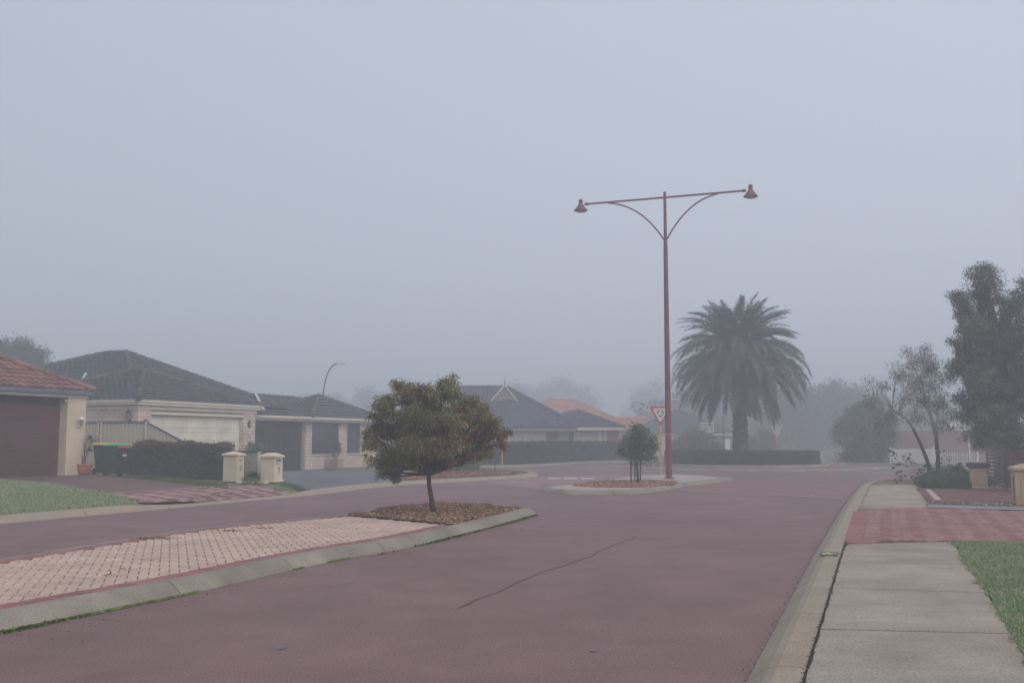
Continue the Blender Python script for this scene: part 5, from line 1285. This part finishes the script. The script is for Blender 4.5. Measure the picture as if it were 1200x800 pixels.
# --- staked young tree on the second island
t2 = at(746, 566, .12)
B = blobw([(748, 512, 13), (738, 524, 12), (757, 525, 12), (745, 535, 12), (762, 515, 8), (735, 514, 7), (760, 536, 9), (748, 503, 7), (730, 530, 7), (768, 524, 5), (742, 500, 4), (755, 508, 6)], t2.y, t2, 1.5)
tree('young_tree', 'small bushy green tree tied between dark stakes beside the give way sign', 'tree', t2, B, 6500, 300, .075, .075, .028, [L_G2, L_D, L_S], [.5, .2, .3], trunk=[(.05, 0, 0), (.03, 0, .4), (.0, 0, .7)], tr=.04, shell=.3)
for px, py, sl_ in ((739.5, 565.2, 'leftmost dark stake supporting the small young tree'), (744, 563.2, 'middle dark stake supporting the small young tree'), (750.5, 563.9, 'right hand dark stake supporting the small young tree')):
    q = at(px, py, .12); s_ = MB().tube([(0, 0, 0), (.02, 0, 1.5)], .024, 6).build('tree_stake', STALK, None); s_.location = q
    tag(s_, sl_, 'stake', 'stakes round the small young tree')

# --- big palm on the roundabout
PB_ = empty('palm_tree', (RC.x, RC.y, .2)); tag(PB_, 'large date palm with a dense drooping crown on the roundabout', 'palm tree')
b = MB(); seg = 16; HT = 5.7; rows_ = 60; vs = []
for i in range(rows_ + 1):
    z = HT * i / rows_; r_ = .46 if z < .3 else .41 + .02 * math.sin(z * 2)
    if z > 4.6: r_ = .41 + (z - 4.6) * .22
    if z > 5.3: r_ = .56 - (z - 5.3) * .9
    for k in range(seg):
        kk = k + (.5 if i % 2 else 0); bump_ = .03 if (i % 3 == 0) else -.02; bump_ += .02 * math.sin(k * 2.4 + i); a = 2 * math.pi * kk / seg; vs.append(((r_ + bump_) * math.cos(a), (r_ + bump_) * math.sin(a), z))
b.raw(vs, [(i * seg + k, i * seg + (k + 1) % seg, (i + 1) * seg + (k + 1) % seg, (i + 1) * seg + k) for i in range(rows_) for k in range(seg)]); b.build('trunk', BARKP, PB_)
def frond(e0, drop, L_, seed, dry=0):
    rg = np.random.default_rng(seed); n = 46; V = []; Fq = []; mi = []; pos = Vector((0, 0, 0)); pts = []; ds = []
    for i in range(n + 1):
        s_ = i / n; e = R(e0 - drop * s_ ** 1.35); d_ = Vector((math.cos(e), 0, math.sin(e))); pts.append(pos.copy()); ds.append(d_); pos = pos + d_ * (L_ / n)
    b_ = MB(); b_.tube(pts[::3] + [pts[-1]], [.04 * (1 - .8 * i / 16) for i in range(len(pts[::3]) + 1)], 4)
    for i in range(3, n + 1):
        s_ = i / n; ln = .56 * (math.sin(math.pi * min(1, s_ * .86 + .12)) ** .6) * (1 if s_ < .9 else .8); d_ = ds[i]; upv = Vector((-d_.z, 0, d_.x))
        for sd in (-1, 1):
            for q in range(2):
                sidev = Vector((0, sd, 0)); v = (sidev * .62 + d_ * (.70 + rg.normal() * .1) + upv * (.28 + rg.normal() * .15 - q * .35)); v.normalize()
                a = pts[i] - d_ * (L_ / n) * .5 * q; tipp = a + v * ln * (.85 + rg.random() * .3) + Vector((0, 0, -.10 * ln)); w_ = d_ * .030
                b_.raw([a - w_, a + w_, tipp], [(0, 1, 2)])
    return b_.mesh('frond', L_P if not dry else L_PD)
classes = [(84, 50, 3.45), (68, 68, 3.65), (54, 84, 3.8), (38, 98, 4.0), (22, 104, 4.15), (4, 84, 4.2), (-17, 54, 4.1), (-42, 34, 3.95)]
counts = [20, 28, 32, 34, 36, 36, 34, 30]; az = 0; fi = 0
for (e0, dr_, L_), cnt_ in zip(classes, counts):
    ms = [frond(e0 + random.uniform(-4, 4), dr_ * random.uniform(.9, 1.12), L_ * random.uniform(.94, 1.05), fi * 10 + k, dry=(e0 < -40 and k == 2)) for k in range(3)]
    for k in range(cnt_):
        az += 2.39996; m_ = ms[random.randrange(3)] if e0 > -40 else ms[random.choice((0, 1, 0, 1, 2))]
        o = link('frond', m_, PB_, (.22 * math.cos(az), .22 * math.sin(az), HT - .05 + e0 * .004)); o.rotation_euler = (random.gauss(0, .10), random.gauss(0, .06), az); o.scale = (random.uniform(.9, 1.04),) * 3
        fi += 1
# --- hedges
def hedge(name, label, line, width, h_, base_z, n, mats, weights, ll=.05, lw=.03, closed=False, jit=.05, cat='hedge', topmat=None):
    L_ = resample(line, .3, closed); c0_ = L_[0] if not closed else Vector((sum(p.x for p in L_) / len(L_), sum(p.y for p in L_) / len(L_)))
    zf = base_z if callable(base_z) else (lambda x, y: base_z)
    o = empty(name, (c0_.x, c0_.y, zf(c0_.x, c0_.y))); tag(o, label, cat); oz = o.location.z
    prof = [(-.5, 0), (-.5, .45), (-.48, .88), (-.38, .97), (0, .97), (.38, .97), (.48, .88), (.5, .45), (.5, 0)]; NP = len(prof); vs = []
    offs = [offset(L_, a * (width - .08), closed) for a, z in prof]
    for k in range(len(L_)):
        for c, (a, z) in enumerate(prof):
            p = offs[c][k]; j = noisy(p.x * 3, p.y * 3 + z * 5) * jit; vs.append((p.x - c0_.x, p.y - c0_.y, zf(p.x, p.y) - oz + z * (h_ - .04) + j * z))
    m_ = len(L_); fs = [(k * NP + c, k * NP + c + 1, ((k + 1) % m_) * NP + c + 1, ((k + 1) % m_) * NP + c) for k in range(m_ if closed else m_ - 1) for c in range(NP - 1)]
    if not closed: fs += [tuple(range(NP)), tuple(range((m_ - 1) * NP, m_ * NP))]
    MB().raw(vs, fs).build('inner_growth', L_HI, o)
    seglen = np.array([(L_[(k + 1) % m_] - L_[k]).length for k in range(m_ if closed else m_ - 1)]); kk = RNG.choice(len(seglen), n, p=seglen / seglen.sum()); tt = RNG.random(n)
    LA = np.array([(p.x, p.y) for p in L_]); A_ = LA[kk]; B_ = LA[(kk + 1) % m_]; C_ = A_ + (B_ - A_) * tt[:, None]; T_ = B_ - A_; T_ /= np.linalg.norm(T_, axis=1, keepdims=True) + 1e-9; S_ = np.stack([-T_[:, 1], T_[:, 0]], 1)
    face = RNG.random(n); fr = h_ / (2 * h_ + width); top_ = face > 2 * fr; sd = np.where(face < fr, -.5, .5); off_ = np.where(top_, RNG.random(n) - .5, sd); zz = np.where(top_, 1.0, RNG.random(n) ** .9)
    X = C_ + S_ * (off_ * width)[:, None]; Z = zz * h_; 
    nx = np.sin(X[:, 0] * 5.1 + Z * 7) * np.sin(X[:, 1] * 4.3 + Z * 5) * jit
    Nn = np.where(top_[:, None], np.array([[0, 0, 1.]]), np.column_stack([S_ * np.sign(off_)[:, None], np.zeros(n)]))
    zb = np.array([zf(x, y) for x, y in X]) - oz if callable(base_z) else 0
    P = np.column_stack([X[:, 0] - c0_.x, X[:, 1] - c0_.y, Z + zb]) + Nn * (nx + RNG.normal(size=n) * jit * .5 - .03)[:, None]
    if not closed:   # leaves on the two ends
        for e_, s_ in ((0, -1), (m_ - 1, 1)):
            q = int(n * .03) + 60; a_ = RNG.random(q) - .5; t_ = (L_[1] - L_[0]) if e_ == 0 else (L_[-1] - L_[-2]); t_ = t_.normalized()
            P = np.vstack([P, np.column_stack([L_[e_].x - c0_.x - t_.y * a_ * width + t_.x * s_ * .03, L_[e_].y - c0_.y + t_.x * a_ * width + t_.y * s_ * .03, RNG.random(q) * h_]) + RNG.normal(size=(q, 3)) * .03]); Nn = np.vstack([Nn, np.tile([[t_.x * s_, t_.y * s_, 0]], (q, 1))])
    mi = RNG.choice(len(mats), len(P), p=np.array(weights) / sum(weights))
    if topmat is not None: tp = (P[:, 2] > h_ * .86) & (RNG.random(len(P)) < .7); mi[tp] = topmat
    link('foliage', leafmesh('foliage', P, Nn + RNG.normal(size=P.shape) * .7, ll, lw, mi, mats), o); return o
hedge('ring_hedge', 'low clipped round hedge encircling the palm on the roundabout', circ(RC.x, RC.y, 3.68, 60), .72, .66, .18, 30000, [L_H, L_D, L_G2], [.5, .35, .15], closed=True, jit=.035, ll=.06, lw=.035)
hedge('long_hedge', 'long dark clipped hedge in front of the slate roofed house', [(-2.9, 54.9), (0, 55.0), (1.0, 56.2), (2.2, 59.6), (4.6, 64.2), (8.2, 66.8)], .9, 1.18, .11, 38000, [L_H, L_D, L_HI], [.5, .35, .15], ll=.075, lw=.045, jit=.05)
ha = at(153, 559, hleft); hb_ = at(262, 561.5, hleft)
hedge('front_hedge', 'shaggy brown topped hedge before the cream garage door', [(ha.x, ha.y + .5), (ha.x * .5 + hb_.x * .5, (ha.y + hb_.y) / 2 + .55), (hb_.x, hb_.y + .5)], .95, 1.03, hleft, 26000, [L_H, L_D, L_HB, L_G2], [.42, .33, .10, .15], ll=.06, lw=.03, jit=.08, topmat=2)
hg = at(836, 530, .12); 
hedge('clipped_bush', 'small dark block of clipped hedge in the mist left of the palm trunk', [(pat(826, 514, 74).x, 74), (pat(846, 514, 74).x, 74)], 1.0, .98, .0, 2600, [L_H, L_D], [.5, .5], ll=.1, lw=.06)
# --- shrubs and trees
def pxtree(name, label, cat, bpx, Y, bl, n, clumps, spread, ll, lw, mats, wts=None, tr=.12, bark=BARK, group=None, down=0., depth=1., shell=.5, h0=.1, trunk=None, sub=6):
    base = Vector((pat(bpx, 514, Y).x, Y, h0)); return tree(name, label, cat, base, blobw(bl, Y, base, depth), n, clumps, spread, ll, lw, mats, wts, trunk, tr, bark, group, down, sub, shell)
pxtree('dense_tree', 'tall dense dark tree at the right edge above the slatted fence', 'tree', 1172, 32, [(1142, 330, 20), (1128, 352, 15), (1160, 345, 19), (1135, 385, 22), (1165, 380, 22), (1195, 352, 19), (1190, 385, 26), (1148, 412, 28), (1185, 425, 30), (1212, 400, 30), (1225, 440, 36), (1138, 445, 24), (1160, 462, 28), (1195, 470, 32), (1140, 485, 24), (1170, 505, 28), (1210, 515, 34), (1142, 512, 18), (1130, 468, 14), (1198, 540, 22), (1150, 320, 11), (1122, 430, 12), (1230, 350, 28), (1143, 315, 8), (1120, 345, 7), (1175, 362, 9), (1118, 400, 7), (1150, 368, 20), (1178, 398, 24), (1208, 335, 15), (1168, 432, 24), (1155, 482, 26), (1132, 368, 12), (1188, 448, 26), (1158, 400, 20)], 105000, 2100, .10, .10, .024, [L_D, L_H, L_GUM, L_G2], [.30, .22, .28, .20], tr=.2, down=.7, depth=1.6, shell=.45, trunk=[(0, 0, 0), (.08, 0, .8), (.0, 0, 1.6)], sub=12)
gb = at(1097, 563, .12)
gY = 33.0; kg = gY / F
G_ = Vector((pat(1094, 514, gY).x, gY, .11)); GT = empty('gum_tree', G_); tag(GT, 'slender two stemmed gum with pale upper limbs and sparse hanging leaves', 'tree')
def P_(px, py, dy=0): q = pat(px, py, gY); return (q.x - G_.x, dy, q.z - G_.z)
b = MB(); tw = MB()
b.tube([P_(1100, 561), P_(1099, 535), P_(1097, 512)], [.085, .07, .062], 8); b.tube([P_(1093, 562), P_(1086, 538), P_(1078, 518), P_(1070, 502)], [.08, .065, .055, .05], 8)
tw.tube([P_(1097, 512), P_(1093, 496), P_(1090, 484), P_(1086, 471), P_(1083, 460), P_(1079, 446), P_(1080, 432)], [.06, .056, .052, .046, .04, .03, .015], 7)
tw.tube([P_(1070, 502), P_(1063, 491), P_(1052, 484), P_(1045, 478), P_(1035, 462), P_(1022, 440)], [.045, .042, .036, .03, .02, .008], 7)
tw.tube([P_(1099, 540), P_(1103, 510, .3), P_(1104, 485, .4), P_(1108, 455, .4)], [.035, .028, .02, .008], 5)
tw.tube([P_(1045, 478), P_(1036, 474, -.2), P_(1022, 466, -.3), P_(1014, 458, -.3)], [.022, .016, .01, .005], 5)
tw.tube([P_(1090, 484), P_(1083, 470, .3), P_(1076, 452, .5)], [.03, .02, .01], 5)
gbl = [(1062, 426, 16), (1080, 420, 17), (1092, 432, 18), (1050, 442, 16), (1072, 447, 20), (1100, 450, 20), (1056, 464, 20), (1085, 468, 19), (1030, 472, 14), (1022, 455, 8), (1045, 486, 15), (1068, 488, 15), (1030, 492, 11), (1106, 472, 19), (1100, 496, 14), (1112, 442, 14), (1048, 505, 8), (1115, 487, 16), (1085, 408, 7), (1066, 412, 7), (1018, 468, 12), (1036, 452, 12), (1024, 484, 11), (1028, 498, 9), (1020, 446, 7), (1044, 430, 8)]
BB = blobw(gbl, gY, G_, 2.2)
P, D, ci, C = crown_points(BB, 10500, 680, .12, .9, .0)
for q in BB: limb(tw, random.choice([P_(1083, 460), P_(1086, 471), P_(1079, 446), P_(1045, 478), P_(1052, 484)]) if q[0] > -1.2 else P_(1045, 478), q[:3], .02, .006, .14, 4)
for k in range(0, 680, 3):
    q = min(BB, key=lambda q: (Vector(q[:3]) - Vector(C[k])).length); limb(tw, q[:3], C[k], .006, .003, .1, 3, n=2)
b.build('trunk', BARKR, GT, smooth=True); tw.build('pale_limbs', BARKW, GT, smooth=True)
D2 = RNG.normal(size=P.shape) * .6; D2[:, 2] -= 1.0
link('crown', leafmesh('crown', P, D2, .12, .018, ci % 3, [L_GUM, leafm('pale_gum', (.30, .31, .27)), leafm('silvery', (.40, .41, .38))]), GT)
# seedlings and grass tuft below the gum
gpoly = xy([(1072, 567.5), (1080, 572.5), (1136, 573.2), (1160, 572), (1160, 566), (1130, 561), (1090, 561.5)], .11)
sheet('garden_bed', gpoly, .125, SOIL)
blades('garden_grass', gpoly, 9000, .12, L_H, .22, .02, lean=.45); blades('garden_grass', xy([(1088, 570), (1104, 572), (1132, 571), (1132, 562), (1100, 562)], .12), 5000, .12, DRYG, .32, .014, lean=.5)
pxtree('leafy_shrub', 'low dark leafy shrub at the foot of the slender gum tree', 'shrub', 1110, 31.2, [(1090, 562, 8), (1104, 557, 9), (1120, 556, 10), (1080, 566, 5), (1132, 560, 8)], 5200, 200, .09, .10, .035, [L_D, L_H, L_G2], tr=.03, h0=.11, shell=.3)
SD = empty('spreading_plant', Vector((pat(1082, 514, 32).x, 32, .11))); tag(SD, 'loose stems with round dark leaves spreading around the gum trunks', 'plant'); b = MB(); LP = []; LD = []
for px, py in ((1048, 545), (1056, 552), (1066, 541), (1075, 552), (1052, 560), (1108, 540), (1113, 548), (1104, 533), (1064, 534), (1120, 544), (1085, 545), (1045, 535), (1092, 548), (1072, 560), (1100, 555), (1060, 567)):
    e_ = pat(px, py, 32 + random.uniform(-.4, .4)) - SD.location; limb(b, (random.uniform(-.1, .5), 0, 0), e_, .01, .004, .2, 4)
    for _ in range(9): LP.append(e_ + Vector((random.gauss(0, .09), random.gauss(0, .09), random.gauss(0, .08)))); LD.append((random.gauss(0, 1), random.gauss(0, 1), random.gauss(-.2, .6)))
b.build('stem', BARKR, SD); link('foliage', leafmesh('foliage', np.array(LP), np.array(LD), .12, .09, np.arange(len(LP)) % 2, [L_D, L_H]), SD)
pxtree('corner_tree', 'rounded mid green tree rising left of the pale bush on the far corner', 'tree', 1000, 66, [(1000, 488, 14), (990, 500, 12), (1012, 482, 12), (1018, 498, 14), (988, 512, 10), (1005, 510, 12), (1030, 490, 14)], 13000, 420, .22, .16, .06, [L_D, L_F, L_G2], tr=.16)
pxtree('pale_bush', 'broad pale green bush left of the white picket fence', 'bush', 1022, 60, [(1005, 525, 16), (1022, 512, 16), (1035, 522, 14), (1015, 535, 14), (1034, 538, 9), (996, 536, 10), (1008, 505, 10), (1040, 510, 9)], 12000, 400, .18, .15, .06, [L_S, L_F, L_D, L_G2], [.3, .3, .25, .15], tr=.12)
pxtree('shrub', 'spreading pale shrub in the mist just right of the lamp post', 'shrub', 812, 72, [(800, 518, 11), (815, 512, 12), (828, 518, 11), (792, 525, 8), (838, 524, 8), (812, 522, 9)], 8000, 300, .2, .16, .07, [L_S, L_F, L_D], [.4, .4, .2], tr=.1)
pxtree('shrub', 'misty shrub between the palm trunk and the grey sign back', 'shrub', 893, 82, [(886, 518, 12), (898, 512, 12), (905, 522, 9), (880, 526, 8)], 5000, 200, .22, .18, .08, [L_F, L_S], tr=.1)
pxtree('spiky_shrub', 'small spiky shrub by the garage pier above the cream steel panel', 'shrub', 298, 40.5, [(296, 525, 6), (301, 530, 7), (294, 534, 6)], 1500, 60, .08, .16, .02, [L_S, L_G2], tr=.03, down=-1.5, h0=.25)
pxtree('low_shrub', 'low dark weed clump at the base of the cream steel panel', 'shrub', 296, 31.6, [(294, 560, 5), (301, 561, 5), (298, 557, 4)], 1500, 60, .05, .08, .025, [L_D, L_H], tr=.02, h0=.2)
pxtree('courtyard_shrub', 'dark leafy shrub seen through the bars of the steel gate', 'shrub', 338, 53.5, [(338, 522, 12), (348, 530, 12), (330, 535, 10), (354, 518, 6), (343, 542, 10), (322, 522, 6)], 3500, 180, .14, .12, .05, [L_D, L_H], tr=.05, h0=0)
pxtree('left_tree', 'misty tree crown rising behind the red tiled roof', 'tree', 10, 72, [(8, 412, 14), (25, 408, 13), (38, 420, 12), (-10, 415, 16), (20, 428, 14), (45, 428, 8), (5, 440, 18), (51, 414, 3)], 16000, 520, .26, .22, .07, [L_D, L_F], tr=.2)
# low garden behind the island tree
blades('garden_grass', xy([(485, 552.5), (560, 552), (556, 549.8), (490, 549.8)], .12), 4000, .1, L_G2, .4, .04)
FT = [('misty grey green tree mass just right of the palm crown', 925, 112, [(915, 470, 18), (935, 462, 20), (925, 490, 24), (905, 500, 16), (945, 485, 18), (940, 510, 20)], .25),
      ('tall misty tree in the haze behind the yellow backed sign', 962, 118, [(965, 462, 16), (980, 458, 14), (955, 480, 20), (978, 482, 20), (970, 505, 22), (950, 515, 16)], .28),
      ('misty tree at the far end of the right hand street', 1000, 122, [(1000, 460, 12), (990, 478, 16), (1010, 480, 16), (1000, 505, 18), (1030, 495, 18)], .25)]
for lab, bpx, Y, bl, tr in FT:
    pxtree('far_tree', lab, 'tree', bpx, Y, bl, 9000, 330, .42, .34, .13, [L_F, L_D], tr=tr, group='misty trees beyond the roundabout')
for i, (lab, bpx, Y, bl) in enumerate([('very faint tall tree in the fog left of the give way sign', 755, 225, [(752, 470, 18), (765, 460, 16), (745, 485, 18), (770, 485, 16)]),
        ('barely visible tree in the fog just right of the lamp post', 800, 230, [(795, 465, 12), (806, 475, 14), (800, 490, 16)]),
        ('barely visible broad tree above the orange roof', 655, 225, [(640, 462, 14), (660, 455, 15), (680, 463, 14), (690, 475, 12)]),
        ('barely visible tree in the fog above the gablet roof', 610, 225, [(605, 460, 12), (618, 468, 14), (598, 472, 12)]),
        ('ghostly narrow tree in the fog right of the curved street light', 430, 215, [(428, 462, 9), (432, 475, 12), (440, 485, 12), (420, 480, 10)]),
        ('ghostly tree in the fog behind the curved street light', 395, 220, [(392, 470, 10), (400, 480, 12), (385, 485, 9)]),
        ('ghostly low tree in the fog left of the curved street light', 360, 225, [(358, 472, 9), (368, 480, 10), (350, 482, 9)]),
        ('ghostly tree in the fog left of the island tree crown', 460, 220, [(452, 470, 9), (462, 478, 12), (475, 470, 12)])]):
    pxtree('fog_tree', lab, 'tree', bpx, Y, bl, 4200, 200, .8, .6, .2, [L_F, L_D], tr=.3, group='trees almost lost in the fog')
# far woods at the end of the streets, closing the view behind the mist
def wood(name, pts, n, hgt):
    P = np.array([(random.uniform(-1, 1), random.uniform(-1, 1), 0) for _ in range(1)]); out = []
    for (x, y, w_) in pts:
        q = int(n / len(pts)); a = np.clip(RNG.normal(size=(q, 3)), -1.7, 1.7) * [w_ * .5, 3.0, hgt * .30] + [x, y, hgt * (.40 + .12 * math.sin(x * .31))]; out.append(a)
    P = np.vstack(out); P = P[P[:, 2] > 0]; link(name, leafmesh(name, P, RNG.normal(size=P.shape), .7, .3, RNG.integers(0, 2, len(P)), [L_F, L_D]), None, kind='stuff')
wood('far_woodland', [(34 + i * 3.2, 132 + (i % 3) * 5, 4) for i in range(-4, 9)], 26000, 7.0)
wood('far_woodland', [(-190 + i * 13, 300 + (i % 4) * 8, 13) for i in range(0, 19)], 22000, 8.0)

# ================================================================ HAZE
hz = MB().box(-345, 345, -75, 435, -1.4, 17.5).build('haze', None, None, 'stuff'); hz.data.materials.clear()
hm = bpy.data.materials.new('haze'); hm.use_nodes = True; n_ = hm.node_tree.nodes; n_.clear(); pv = n_.new('ShaderNodeVolumePrincipled'); oo = n_.new('ShaderNodeOutputMaterial')
pv.inputs['Density'].default_value = HAZE_DENSITY; pv.inputs['Color'].default_value = (.87, .93, 1, 1); pv.inputs['Anisotropy'].default_value = .2
hm.node_tree.links.new(pv.outputs[0], oo.inputs['Volume']); hz.data.materials.append(hm); hz.display_type = 'WIRE'
